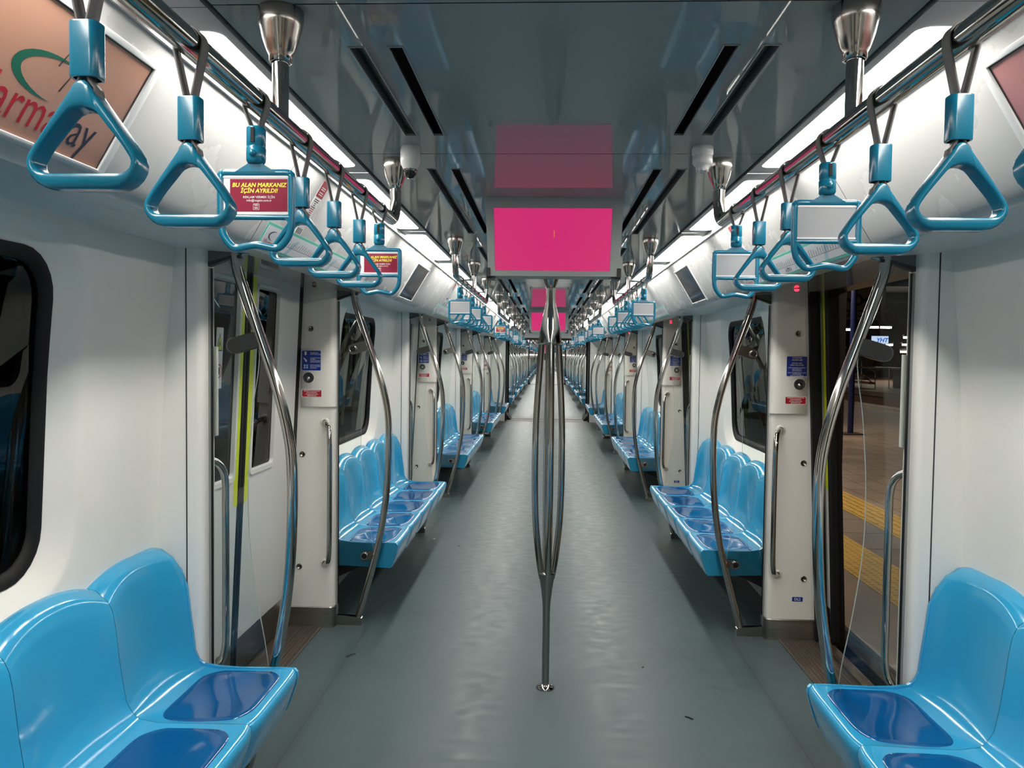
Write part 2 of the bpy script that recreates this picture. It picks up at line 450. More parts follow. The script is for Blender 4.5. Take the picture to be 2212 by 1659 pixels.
def trims(c):
    """sloping cove panel + soffit, one run per panel with a fine gap between them"""
    y0, y1 = YC[c] - HALF, YC[c] + HALF
    if c == 0: y0 = -3.1
    br = [y0]
    for d in doors(c):
        for q in (d - 1.05, d + .485):
            if y0 < q < y1: br.append(q)
    br.append(y1)
    for s in (-1, 1):
        for i in range(len(br) - 1):
            a, e = br[i] + .0015, br[i + 1] - .0015
            prof = [(.812, 2.215), (.812, 2.192), (.818, 2.184), (.90, 2.048), (.965, 1.938), (.978, 1.918), (.990, 1.905), (1.004, 1.900)]
            b = MB(); b.grid([[(x, a, z), (x, e, z)] for x, z in prof], 'cove_white')
            mid = (a + e) / 2
            isdoor = any(abs(mid - d) < .6 for d in doors(c))
            b.grid([[(1.004, a, 1.900), (1.004, e, 1.900)], [(1.10, a, 1.905), (1.10, e, 1.905)]], 'soffit')
            b.side(s)
            nm = 'trim_%d' % (i + 1 + (0 if s < 0 else 20))
            o = bpy.data.objects.new(nm, b.mesh('cove')); C.objects.link(o)
            o['kind'] = 'structure'; o['category'] = 'cove panel'
            o['label'] = 'white sloping cove panel on the %s, %s run of the %s' % (SIDE[s], ORD[i], CAR[c])
        # soffit: satin above the benches, glossy above the doors
        b = MB(); ends = [y0]
        for d in doors(c): ends += [d - .79, d + .79]
        ends.append(y1)
        for i in range(len(ends) - 1):
            a, e = ends[i], ends[i + 1]
            if e - a < .01 or e < y0: continue
            m = 'header_gloss' if i % 2 else 'soffit'
            b.grid([[(1.09, max(a, y0), 1.904), (1.09, e, 1.904)], [(1.20, max(a, y0), 1.910), (1.20, e, 1.910)], [(1.47, max(a, y0), 1.922), (1.47, e, 1.922)]], m)
        b.side(s)
        o = bpy.data.objects.new('trim_%d' % (18 if s < 0 else 38), b.mesh('soffit')); C.objects.link(o)
        o['kind'] = 'structure'; o['category'] = 'soffit'
        o['label'] = 'grey soffit strip over the %s wall of the %s' % (SIDE[s], CAR[c])
def lamp_spec(s):
    L = 1.3167
    f = MB(); hole = rrect(.693, .803, .108, 1.229, .028, 5); outer = rrect(.672, .814, .001, L - .001, 0.0005, 5)
    fr = ((0, 0, 2.207), (0, 1, 0), (1, 0, 0))
    vs = [(x, y, 2.206) for x, y in outer] + [(x, y, 2.206) for x, y in hole] + [(x, y, 2.219) for x, y in hole]
    n = len(hole)
    f.add(vs, [(i, n + i, n + (i + 1) % n, (i + 1) % n) for i in range(n)] + [(n + i, 2 * n + i, 2 * n + (i + 1) % n, n + (i + 1) % n) for i in range(n)], 'alu')
    f.add([(.672, 0, 2.206), (.672, L, 2.206), (.672, L, 2.235), (.672, 0, 2.235)], [(0, 1, 2, 3)], 'alu')
    f.add([(.814, 0, 2.206), (.814, L, 2.206), (.814, L, 2.235), (.814, 0, 2.235)], [(3, 2, 1, 0)], 'alu')
    f.box(.807, .813, .001, L - .001, 2.184, 2.206, 'alu')
    f.side(s)
    d = MB(); d.prism([(y, x) for x, y in hole], ((0, 0, 2.208), (0, 1, 0), (1, 0, 0)), 0, .0025, 'diffuser')
    d.add([(.68, .1, 2.235), (.81, .1, 2.235), (.81, 1.24, 2.235), (.68, 1.24, 2.235)], [(0, 1, 2, 3)], 'alu')
    d.side(s)
    return Spec(Node('ceiling_light', None, [Node('frame', f), Node('diffuser', d, label='glowing white diffuser')]), (s * .743, .65, 2.22))
WL = P - 1.77
def wall_mb(s, L, window):
    b = MB()
    if window:
        yc = L / 2
        ring = lambda hy, z0, z1, r: rrect(yc - hy, yc + hy, z0, z1, r, 6, 10)
        l0 = ring(.53, .935, 1.825, .13); l1 = ring(.548, .917, 1.842, .145); l15 = ring(.59, .882, 1.868, .17); l2 = ring(.615, .858, 1.884, .19); l3 = rrect(0, L, 0, 1.925, .0005, 6, 10)
        l2b = ring(.622, .851, 1.89, .195); l2a = ring(.607, .866, 1.878, .183)
        loops = [([(xw(z) + .052, y, z) for y, z in l0]), ([(xw(z) + .04, y, z) for y, z in l1]), ([(xw(z) + .018, y, z) for y, z in l15]), ([(xw(z) + .0045, y, z) for y, z in l2a]), ([(xw(z), y, z) for y, z in l2b]), ([(xw(z), y, z) for y, z in l3])]
        b.grid(loops, 'wall_white', True, True)
        b.f = [f[::-1] for f in b.f]
    else:
        zs = [0, .4, .85, 1.2, 1.5, 1.7, 1.925]
        b.grid([[(xw(z), 0, z), (xw(z), L, z)] for z in zs], 'wall_white')
    return b.side(s)
def window_spec(s):
    yc = WL / 2; g = MB(); p = MB()
    ring = lambda hy, z0, z1, r: rrect(yc - hy, yc + hy, z0, z1, r, 6, 6)
    a = ring(.532, .933, 1.827, .132); e = ring(.492, .972, 1.79, .10)
    X = lambda z: xw(z) + .050
    n = len(a)
    va = [(X(z) - .004, y, z) for y, z in a]; ve = [(X(z) - .004, y, z) for y, z in e]; vf = [(X(z) + .02, y, z) for y, z in e]
    g.grid([va, ve, vf], 'rubber', True, True); g.f = [f[::-1] for f in g.f]
    vp = [(X(z) + .012, y, z) for y, z in ring(.50, .964, 1.798, .105)]
    vq = [(x + .008, y, z) for x, y, z in vp]
    n = len(vp); p.add(vp + vq, [tuple(range(n))[::-1], tuple(range(n, 2 * n))] + [(i, (i + 1) % n, n + (i + 1) % n, n + i) for i in range(n)], 'window_glass')
    return Spec(Node('window', None, [Node('window_gasket', g.side(s)), Node('window_pane', p.side(s), label='tinted glass pane')]), (s * 1.42, yc, .93))
def pillar_spec(s, far, sign=None):
    out = lambda z: [(xd(z) + .002, .77), (1.238, .77), (1.222, .776), (1.213, .787), (1.21, .80), (1.21, .858), (1.213, .872), (1.222, .882), (1.236, .886), (1.41, .886)]
    b = MB(); rows = []
    for z in (.115, .6, 1.2, 1.92): rows.append([(x, y, z) for x, y in out(z)])
    b.grid(rows, 'pillar_white')
    b.f = [f[::-1] for f in b.f]
    b.box(1.266, 1.27, .885, .8875, .12, 1.915, 'groove')
    k = MB(); rows = []
    for z in (0, .112, .118):
        e = .004 if z < .118 else 0
        rows.append([(x - (e if i > 0 else 0) if i < 9 else x, y - (e if i < 4 else 0) + (e if i > 6 else 0), z) for i, (x, y) in enumerate(out(.05))])
    k.grid(rows[:2], 'steel_kick'); k.grid(rows[1:], 'steel_kick'); k.f = [f[::-1] for f in k.f]
    caps = []
    for z, x in ((1.692, 1.345), (.985, 1.391), (.345, 1.408)):
        q = MB().lathe([(.0165, 0), (.0165, -.004), (.013, -.005), (.0125, -.002), (0.0001, -.002)], (x, .77, z), 'steel', 16, 'y')
        q.box(x - .008, x + .008, .7665, .7685, z - .002, z + .002, 'rubber')
        caps.append(q)
    if not far:
        for q in [b, k] + caps: q.flipy()
    for q in [b, k] + caps: q.side(s)
    kids = [Node('kick_plate', k, label='stainless kick plate')] + [Node('screw_cap', q) for q in caps]
    return Spec(Node('trim', b, kids), (0, 0, 0))
BX = ((0, 1, 0), )
def intercom_spec(s, far):
    """raised panel on the door side of a pillar with lock, blue instructions and red warning"""
    b = MB(); z0, z1 = 1.256, 1.576
    out = [(1.392, .768), (1.392, .750), (1.25, .748), (1.224, .752), (1.208, .764), (1.203, .782), (1.203, .80), (1.211, .80)]
    rows = [[(x, y + (.0 if 0 < i < 3 else 0), z) for i, (x, y) in enumerate(out)] for z in (z0, z0 + .004, z1 - .004, z1)]
    b.grid(rows, 'pillar_white'); b.f = [f[::-1] for f in b.f]
    for z, fl in ((z0, 0), (z1, 1)):
        f = tuple(range(len(out)))
        b.add([(x, y, z) for x, y in out], [f if fl else f[::-1]], 'pillar_white')
    lx, lz = 1.35, 1.418
    k = MB().lathe([(.030, 0), (.030, -.006), (.026, -.009), (.022, -.006), (.0001, -.004)], (lx, .749, lz), 'dark_steel', 24, 'y')
    k.lathe([(.0325, .0005), (.0325, -.0012), (.0298, -.0012)], (lx, .749, lz), 'white', 24, 'y')
    k.lathe([(.014, -.004), (.013, -.008), (.0001, -.009)], (lx + .004, .749, lz - .006), 'steel', 16, 'y')
    fy = .749
    def plate(x0, x1, za, zb, m):
        q = MB(); fr = ((0, fy, 0), (1, 0, 0), (0, 0, 1))
        q.prism(rrect(x0, x1, za, zb, .006, 3), fr, 0, .0012, 'white'); q.prism(rrect(x0 + .003, x1 - .003, za + .003, zb - .003, .005, 3), fr, .0012, .0016, m)
        return q
    blue = (1.277, 1.393, 1.458, 1.572) if s > 0 else (1.279, 1.392, 1.455, 1.572)
    p1 = plate(blue[0], blue[1], blue[2], blue[3], 'sign_blue'); p2 = plate(1.275, 1.39, 1.308, 1.352, 'sign_red')
    for q in (b, k, p1, p2):
        if not far: q.flipy()
        q.side(s)
    t1 = MB(); t2 = MB()
    if far:
        def fr(x, z): return ((s * x, fy - .0019, z), (1, 0, 0), (0, 0, 1))
        if s > 0:
            for body, z, sz in (('DİYAFON', 1.561, .011), ('INTERCOM', 1.549, .011), ('KAPAĞI AÇIN', 1.532, .0088), ('OPEN THE COVER', 1.5215, .0088), ('ACİL DURUMDA DÜĞMEYE', 1.507, .0074),
                                ('BASIP SÜRÜCÜ', 1.499, .0074), ('İLE KONUŞUN', 1.491, .0074), ('PUSH THE EMERGENCY CALL', 1.480, .0074), ('BUTTON AND', 1.472, .0074), ('TALK TO THE DRIVER', 1.464, .0074)):
                t1.text(body, sz, fr(1.335, z), 0, 'white', bold=.012)
        else:
            X0 = -1.342
            for body, z in (('KAPAĞI AÇIN', 1.556), ('OPEN THE COVER', 1.548), ('TAHLİYE KOLUNU', 1.528), ('ÇEVİRİN', 1.5205), ('TURN THE DOOR', 1.513), ('RELEASE HANDLE', 1.5055), ('KAPIYI ELLE AÇIN', 1.488), ('OPEN THE DOOR', 1.480), ('MANUALLY', 1.472)):
                t1.text(body, .0073, ((X0, fy - .0019, z), (1, 0, 0), (0, 0, 1)), 0, 'white', 'LEFT', bold=.01)
            g = ((-1.368, fy - .0019, 1.552), (1, 0, 0), (0, 0, 1))
            t1.flat([(-.005, .012), (-.005, -.002), (-.008, -.002), (0, -.011), (.008, -.002), (.005, -.002), (.005, .012)][::-1], g, 0, 'white')
            g = ((-1.368, fy - .0019, 1.517), (1, 0, 0), (0, 0, 1))
            t1.flat([(-.012, .012), (-.004, .009), (.006, 0), (.009, -.009), (.003, -.012), (-.003, -.006), (-.005, .003), (-.012, .007)][::-1], g, 0, 'white')
            g = ((-1.366, fy - .0019, 1.480), (1, 0, 0), (0, 0, 1))
            for a, e in ((-.012, -.002), (.002, .012)):
                for u, w in ((-.011, -.001), (.001, .011)):
                    t1.flat([(a, u), (e, u), (e, w), (a, w)], g, 0, 'pale_blue')
        for body, z in (('GEREKSİZ KULLANANLAR', 1.3435), ('CEZALANDIRILIR.', 1.334), ('PROSECUTION FOR', 1.3245), ('IMPROPER USE', 1.3165)):
            t2.text(body, .0078, fr(1.332, z), 0, 'white', bold=.01)
    n1 = Node('instruction_sign', p1, [Node('lettering', t1)] if t1.v else [], label='blue instruction sign with white lettering')
    n2 = Node('warning_sign', p2, [Node('lettering', t2)] if t2.v else [], label='dark red warning sign')
    return Spec(Node('intercom_panel', b, [Node('lock', k, label='round dark lock'), n1, n2]), (s * 1.3, (.76 if far else -.76), 1.25))
def tag_plate_spec():
    q = MB(); fr = ((0, .77, 0), (1, 0, 0), (0, 0, 1)); q.prism(rrect(1.346, 1.408, .216, .245, .002, 2), fr, 0, .0012, 'white'); q.prism(rrect(1.348, 1.406, .218, .243, .002, 2), fr, .0012, .0015, 'sign_blue')
    return q
def grab_spec(s, far):
    b = MB(); y = .69
    pts = [(1.262, .768, 1.168), (1.25, .745, 1.163), (1.228, .712, 1.14), (1.216, y, 1.085), (1.214, y, .95), (1.214, y, .6), (1.216, y, .455), (1.228, .712, .395), (1.25, .745, .372), (1.262, .768, .368)]
    b.tube(smooth_path(pts, 5), .0135, 'chrome', 14)
    r = MB()
    for z in (1.168, .368): r.lathe([(.026, 0), (.024, -.006), (.015, -.008)], (1.262, .769, z), 'pillar_white', 18, 'y')
    for q in (b, r):
        if not far: q.flipy()
        q.side(s)
    return Spec(Node('grab_rail', b, [Node('rosette', r)]), (s * 1.23, (.76 if far else -.76), .36))
SCREEN_POLE = [(1.118, 1.905), (1.104, 1.83), (1.04, 1.64), (.968, 1.43), (.925, 1.25), (.914, 1.10), (.917, .90), (.930, .72), (.955, .55), (.985, .41), (1.04, .20), (1.085, .04)]
def screen_spec(s, far):
    y = .83
    pole = MB().tube(smooth_path([(x, y, z) for x, z in SCREEN_POLE], 5), .0165, 'chrome', 16, ref=(0, 1, 0), sx=1.0, sy=1.15)
    fr = ((0, y, 0), (1, 0, 0), (0, 0, 1))
    edge = smooth_path([(1.142, 1.885, 0), (1.09, 1.72, 0), (1.038, 1.585, 0), (1.035, 1.50, 0), (1.055, 1.36, 0), (1.072, 1.12, 0), (1.068, .90, 0), (1.04, .68, 0), (1.008, .50, 0), (1.00, .38, 0), (1.03, .22, 0), (1.075, .055, 0)], 5)
    poly = [(1.232, .062), (1.232, 1.862)] + [(p.x, p.y) for p in edge]
    g = MB(); g.prism(poly, fr, -.004, .004, 'clear_glass', me='glass_edge')
    top = MB(); top.prism([(1.255, 1.912), (1.255, 1.852), (1.235, 1.852), (1.135, 1.888), (1.095, 1.892), (1.095, 1.906)], fr, -.012, .012, 'grille_grey')
    top.prism([(1.255, 1.858), (1.255, 1.846), (1.235, 1.846), (1.135, 1.882), (1.095, 1.886), (1.095, 1.896), (1.135, 1.892)], fr, -.014, .014, 'dark_steel')
    top.tube([(1.10, y, 1.895), (1.085, y, 1.902), (1.07, y, 1.904)], .008, 'steel', 8)
    bot = MB(); bot.prism([(1.25, 0), (1.25, .062), (1.07, .046), (1.062, .04), (1.062, 0)], fr, -.018, .018, 'steel')
    ch = MB(); ch.box(1.208, 1.216, y - .012, y + .012, .12, 1.85, 'steel'); ch.box(1.2, 1.211, y - .006, y + .006, .12, 1.85, 'rubber'); ch.box(1.203, 1.245, y - .012, y - .005, .06, 1.85, 'alu'); ch.box(1.203, 1.245, y + .005, y + .012, .06, 1.85, 'alu')
    def clamp(x0, z0, x1, z1, h, dark):
        c = MB(); d = Vector((x1 - x0, z1 - z0)); L = d.length; d /= L
        e = ((x0, y, z0), (d.x, 0, d.y), (-d.y, 0, d.x))
        poly = [(0, -h), (L - h, -h)] + [(L - h + h * math.sin(a), -h * math.cos(a)) for a in [math.pi * k / 10 for k in range(1, 10)]] + [(L - h, h), (0, h)]
        # door side is -y for the far screen
        c.prism(poly, e, .005, .012, 'steel', False)
        c.prism(poly, e, -.012, -.005, 'steel', False)
        in2 = [(u * .94 + .004, w * .9) for u, w in poly]
        c.prism(in2, e, -.0145, -.012, 'dark_pad' if dark else 'steel', False)
        kx, kz = x0 + d.x * (L - h), z0 + d.y * (L - h)
        k = MB().lathe([(.021, -.012), (.021, -.026), (.019, -.028), (.017, -.027), (.0001, -.026)], (kx, y, kz), 'steel', 20, 'y')
        k.lathe([(.016, -.0275), (.010, -.0285), (.0001, -.028)], (kx, y, kz), 'rubber', 16, 'y')
        return c, k
    c1, k1 = clamp(1.03, 1.605, 1.145, 1.572, .029, True); c2, k2 = clamp(.992, .405, 1.07, .40, .024, False)
    for q in (pole, g, top, bot, ch, c1, k1, c2, k2):
        if not far: q.flipy()
        q.side(s)
    return Spec(Node('glass_screen', None, [Node('curved_pole', pole, label='bowed chrome pole'), Node('glass_pane', g), Node('top_bracket', top), Node('floor_bracket', bot), Node('mount_channel', ch),
                Node('clamp', c1, [Node('knob', k1)]), Node('clamp', c2, [Node('knob', k2)])]), (s * 1.1, (.83 if far else -.83), 0))

# ------------------------------------------------------------------ doors
def leaf_mb(s):
    """one door leaf, its meeting edge at y = .04, far end at y = .77; tilted with the body side"""
    X = lambda z, d=0: xd(z) + d
    leaf = MB(); zb, zt = .03, 1.925; y0, y1 = .04, .77; w0, w1, wz0, wz1 = .105, .395, .99, 1.865
    hole = rrect(w0, w1, wz0, wz1, .02, 3, 6); outer = rrect(y0, y1, zb, zt, .0005, 3, 6); h2 = rrect(w0 + .006, w1 - .006, wz0 + .006, wz1 - .006, .018, 3, 6)
    h1 = rrect(w0 - .02, w1 + .02, wz0 - .025, wz1 + .02, .03, 3, 6)
    m = 'door_white'
    leaf.grid([[(X(z), y, z) for y, z in outer], [(X(z), y, z) for y, z in h1]], m, False, True)
    leaf.grid([[(X(z), y, z) for y, z in h1], [(X(z) - .007, y, z) for y, z in rrect(w0 - .016, w1 + .016, wz0 - .02, wz1 + .016, .028, 3, 6)], [(X(z) - .006, y, z) for y, z in hole], [(X(z) + .012, y, z) for y, z in h2]], m, False, True)
    leaf.f = [f[::-1] for f in leaf.f]
    leaf.add([(X(zb), y0, zb), (X(zt), y0, zt), (X(zt) + .035, y0, zt), (X(zb) + .035, y0, zb)], [(0, 3, 2, 1)], m)
    leaf.add([(X(zb) + .035, y0, zb), (X(zt) + .035, y0, zt), (X(zt) + .035, y1, zt), (X(zb) + .035, y1, zb)], [(0, 3, 2, 1)], m) if False else None
    # groove near the pocket edge
    for yy in (.47, .62): leaf.add([(X(.2) - .0008, yy, .2), (X(1.9) - .0008, yy, 1.9), (X(1.9) - .0008, yy + .004, 1.9), (X(.2) - .0008, yy + .004, .2)], [(0, 3, 2, 1)], 'panel_grey')
    pane = MB(); pa = [(X(z) + .010, y, z) for y, z in h2]; pb = [(x + .006, y, z) for x, y, z in pa]; n = len(pa)
    pane.add(pa + pb, [tuple(range(n))[::-1], tuple(range(n, 2 * n))], 'door_glass')
    pane.add([(x + .03, y, z) for x, y, z in pa], [tuple(range(n))[::-1]], 'black_gloss')
    strip = MB(); strip.add([(X(.845) - .001, y0, .845), (X(1.91) - .001, y0, 1.91), (X(1.91) - .001, .085, 1.91), (X(.86) - .001, .085, .86)], [(0, 1, 2, 3)], 'yellow')
    strip.add([(X(.845) - .001, y0, .845), (X(1.91) - .001, y0, 1.91), (X(1.91) + .03, y0 - .0005, 1.91), (X(.845) + .03, y0 - .0005, .845)], [(0, 3, 2, 1)], 'yellow')
    seal = MB(); seal.grid([[(X(z) + a, y, z) for a, y in ((.001, y0), (-.004, .03), (-.004, .012), (.004, .001), (.034, .001), (.034, y0))] for z in (zb, 1.0, zt)], 'rubber', False)
    seal.f = [f[::-1] for f in seal.f]
    kick = MB(); kick.add([(X(zb) - .002, y0, zb), (X(.2) - .002, y0, .2), (X(.2) - .002, y1, .2), (X(zb) - .002, y1, zb)], [(0, 1, 2, 3)], 'steel_kick')
    return leaf, pane, strip, seal, kick
def door_spec(s, opened):
    kids = []
    for far in (True, False):
        q = leaf_mb(s)
        for b in q:
            b.f = [f for f in b.f]
            if opened: b.move(.07, .675, 0)
            if not far: b.flipy()
            b.side(s)
        leaf, pane, strip, seal, kick = q
        sub = [Node('leaf_window', pane, label='dark leaf window'), Node('edge_strip', strip, label='yellow edge strip'), Node('rubber_seal', seal, label='black rubber seal'), Node('kick_plate', kick, label='grey steel kick plate')]
        if not opened and not far:
            st = MB(); fr = ((-1.394, 0, 0), (0, 1, 0), (0, 0, 1)); X0 = -.32
            st.prism(rrect(X0, X0 + .075, 1.37, 1.66, .004, 2), ((-(xd(1.5) + .010), 0, 0), (0, 1, 0), (-.046, 0, 1)), .0, .001, 'map_white') if False else None
            o = (-(xd(0)) - .006, 0, 0); ey = (.046, 0, 1)
            st.flat(rrect(X0, X0 + .07, 1.40, 1.66, .004, 2), (o, (0, 1, 0), ey), 0, 'map_white')
            st.flat([(X0 + .006, 1.56), (X0 + .064, 1.56), (X0 + .035, 1.64)], (o, (0, 1, 0), ey), .0006, 'ink')
            st.flat([(X0 + .013, 1.565), (X0 + .057, 1.565), (X0 + .035, 1.628)], (o, (0, 1, 0), ey), .0011, 'yellow')
            st.flat([(X0 + .03, 1.575), (X0 + .042, 1.59), (X0 + .03, 1.605)], (o, (0, 1, 0), ey), .0016, 'ink')
            circ = lambda r: [(X0 + .035 + r * math.cos(a * math.pi / 12), 1.475 + r * math.sin(a * math.pi / 12)) for a in range(24)]
            st.flat(circ(.031), (o, (0, 1, 0), ey), .0006, 'red_ink'); st.flat(circ(.024), (o, (0, 1, 0), ey), .0011, 'map_white'); st.flat([(X0 + .025, 1.46), (X0 + .045, 1.46), (X0 + .045, 1.49), (X0 + .025, 1.49)], (o, (0, 1, 0), ey), .0016, 'ink')
            sub.append(Node('warning_sticker', st, label='white sticker with yellow warning triangle'))
        kids.append(Node('door_leaf', leaf, sub))
    # portal: dark jambs and head beside the leaves
    jb = MB()
    for sg in (1, -1):
        ya, yb_ = sorted((sg * .772, sg * .81))
        jb.box(1.475 if not opened else 1.50, 1.60, ya, yb_, -.05, 1.95, 'black')
        if not opened:
            q = MB(); q.add([(xd(.0) + .001, .70, 0), (xd(1.92) + .001, .70, 1.92), (xd(1.92) - .003, .771, 1.92), (xd(0) - .003, .771, 0)], [(0, 1, 2, 3)], 'rubber')
            if sg < 0: q.flipy()
            jb.merge(q)
        if opened:
            q = MB()
            for a, e, w in ((.0, .055, .742), (.075, .14, .70)):
                q.add([(xd(0) + a, w, 0), (xd(1.92) + a, w, 1.92), (xd(1.92) + e, w, 1.92), (xd(0) + e, w, 0)], [(0, 1, 2, 3)], 'rubber')
                q.add([(xd(0) + a, w, 0), (xd(1.92) + a, w, 1.92), (xd(1.92) + a, w + .03, 1.92), (xd(0) + a, w + .03, 0)], [(0, 3, 2, 1)], 'rubber')
            if sg < 0: q.flipy()
            jb.merge(q)
    jb.box(1.43, 1.60, -.8, .8, 1.924, 2.0, 'black')
    kids.append(Node('door_portal', jb.side(s), label='black door portal'))
    return Spec(Node('door', None, kids), (s * 1.45, 0, 0))
def threshold_spec(s):
    b = MB(); b.box(1.285, 1.56, -.765, .765, -.02, .004, 'brown_tread')
    for i in range(9): b.box(1.30 + i * .021, 1.306 + i * .021, -.765, .765, .004, .0065, 'brown_tread')
    b.box(1.278, 1.285, -.765, .765, -.01, .0055, 'steel_kick'); b.box(1.49, 1.515, -.765, .765, .004, .018, 'steel_kick')
    return Spec(Node('trim', b.side(s)), (s * 1.42, 0, 0))
def led_spec(s):
    b = MB().lathe([(.016, .002), (.016, -.003), (.013, -.004)], (1.235, .47, 1.912), 'steel', 16)
    l = MB().lathe([(.013, -.003), (.012, -.010), (.007, -.015), (.0001, -.016)], (1.235, .47, 1.912), 'led_red' if s > 0 else 'led_off', 16)
    return Spec(Node('door_light', b.side(s), [Node('lens', l.side(s), label='red lens')]), (s * 1.235, .47, 1.912))

# ------------------------------------------------------------------ benches
def pan_z(X, r):      # height of the seat pan at distance X, r = 0 centre .. 1 edge of the seat
    base = lerp([(.895, .462), (.93, .461), (1.0, .459), (1.08, .457), (1.16, .457), (1.215, .466)], X)
    dip = lerp([(.895, 0), (.93, .006), (1.0, .014), (1.08, .018), (1.16, .016), (1.215, .010)], X)
    return base - dip * (1 - r)
def seat_mb(y0, y1, endn, endf):
    nu = 20; rows = []
    def pr(u):
        t = abs(2 * u - 1); r = t ** 3.0; r2 = t ** 2.2
        w = r ** 2
        fx = .010 * t ** 8
        pts = [(.908 + fx, .312), (.892 + fx, .35), (.874 + fx, .405), (.867 + fx, .435), (.870 + fx, .452), (.880 + fx, .4605), (.895 + fx * .5, .462)]
        for X in (.93, 1.0, 1.08, 1.16, 1.215): pts.append((X, pan_z(X, r)))
        out = (endn and u < .5) or (endf and u > .5)
        k = .046 if out else .022                       # the shell wraps further round at the ends of the bench
        bk = lambda X, d: X - d * k * r2
        zt = .852 + .036 * (1 - t ** 2.2)
        if out: zt = .880 + .006 * (1 - t ** 2) - .060 * max(0, (t - .82) / .18) ** 2.6
        pts += [(bk(1.248, .6), .482 - .006 * (1 - r)), (bk(1.272, .8), .515), (bk(1.288, 1), .58), (bk(1.299, 1), .66), (bk(1.308, 1), .74)]
        zf = zt - .026 - .008 * r2
        pts += [(bk(1.316, .95), .74 + (zf - .74) * .6), (bk(1.323, .85), zf - .012), (bk(1.329, .8), zf), (bk(1.339, .7), zf + .009), (bk(1.355, .4), zt - .004), (1.368, zt), (1.379, zt - .002)]
        return pts
    for i in range(nu + 1):
        u = i / nu
        u = .5 - .5 * math.cos(math.pi * u) * (1 - .25 * (1 - abs(math.cos(math.pi * u)))) if 0 < i < nu else float(i > 0)
        y = y0 + (y1 - y0) * u
        rows.append([(x, y, z) for x, z in pr(u)])
    b = MB().grid(rows, 'seat_blue')
    b.f = [f[::-1] for f in b.f]
    # close the shell behind and below
    n = len(rows[0])
    b.grid([[r[-1] for r in rows], [(1.380, r[0][1], .33) for r in rows], [r[0] for r in rows]], 'seat_blue', False)
    return b
def pad_mb(y0, y1):
    yc = (y0 + y1) / 2; hw = (y1 - y0) / 2; b = MB(); n = 40; rows = []
    xc, hx = 1.045, .142
    for k, sc in enumerate((0.0001, .3, .6, .85, .965, 1.0)):
        row = []
        for i in range(n):
            a = 2 * math.pi * i / n; ca, sa = math.cos(a), math.sin(a)
            e = 2 / 5.5
            px = math.copysign(abs(ca) ** e, ca); py = math.copysign(abs(sa) ** e, sa)
            X = xc + hx * px * sc; tp = lerp([(-1, .86), (-.7, .95), (-.2, 1), (.5, 1), (1, .93)], px * sc)
            Y = py * sc * (hw - .020) * tp
            r = (abs(Y) / hw) ** 3
            Z = pan_z(X, r) + (.0045 if sc < .98 else -.001)
            row.append((X, yc + Y, Z))
        rows.append(row)
    b.grid(rows, 'pad_blue', True, True)
    return b
def bench_spec(s, widths):
    kids = []; y = 0; n = len(widths)
    for i, w in enumerate(widths):
        sm = seat_mb(y + .0008, y + w - .0008, i == 0, i == n - 1); pm = pad_mb(y, y + w)
        kids.append(Node('seat', sm.side(s), [Node('seat_pad', pm.side(s), label='dark blue glossy seat pad')])); y += w
    L = y
    poly = [(.910, .314), (.894, .35), (.876, .405), (.869, .435), (.872, .452), (.882, .461), (.93, .462), (1.08, .459), (1.15, .462), (1.20, .470), (1.222, .484), (1.236, .515), (1.243, .58), (1.254, .66), (1.263, .74), (1.285, .80), (1.31, .822), (1.34, .83), (1.378, .833), (1.380, .33)]
    for yy, d in ((0, 1), (L, -1)):
        e = MB(); fr = ((0, yy, 0), (1, 0, 0), (0, 0, 1))
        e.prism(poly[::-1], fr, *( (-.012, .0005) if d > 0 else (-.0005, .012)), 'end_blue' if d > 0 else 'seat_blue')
        kids.append(Node('end_panel', e.side(s)))
    u = MB(); u.box(.95, 1.385, .06, L - .06, .30, .335, 'dark_steel', .008)
    for yy in (.35, L - .35): u.prism([(1.0, .305), (1.385, .305), (1.385, .12)], ((0, yy, 0), (1, 0, 0), (0, 0, 1)), -.015, .015, 'dark_steel')
    kids.append(Node('support_frame', u.side(s), label='dark steel support frame'))
    return Spec(Node('bench', None, kids), (s * 1.1, L / 2, .3))
W5 = [.444, .438, .438, .438, .412]; W3 = [.44, .44, .44]

# ------------------------------------------------------------------ overhead rail, straps
RX, RZ = .54, 2.0
def cup_mb(y):
    return MB().lathe([(.043, 0), (.0435, -.012), (.042, -.024), (.041, -.030), (.0385, -.036), (.034, -.055), (.026, -.077), (.0215, -.086), (.0215, -.098), (.017, -.0985)], (RX, y, ZC - .0005), 'steel', 24)
def rail_spec(s, h, mid=True):
    R = .075
    path = [(RX, -h, ZC - .08), (RX, -h, RZ + R)] + [(RX, -h + R - R * math.cos(a), RZ + R - R * math.sin(a)) for a in [math.pi / 2 * k / 8 for k in range(1, 9)]]
    path += [(RX, y, RZ) for y in (-h / 2, 0, h / 2)]
    path += [(RX, h - R + R * math.sin(a), RZ + R - R * math.cos(a)) for a in [math.pi / 2 * k / 8 for k in range(0, 9)]] + [(RX, h, ZC - .08)]
    kids = [Node('ceiling_cup', cup_mb(y).side(s)) for y in ((-h, 0, h) if mid else (-h, h))]
    if mid:
        st = MB().tube([(RX, 0, RZ), (RX, 0, ZC - .08)], .0155, 'chrome', 16)
        kids.append(Node('stanchion', st.side(s)))
    b = MB().tube(path, .0188, 'chrome', 18, ref=(1, 0, 0))
    return Spec(Node('overhead_rail', b.side(s), kids), (s * RX, 0, ZC))
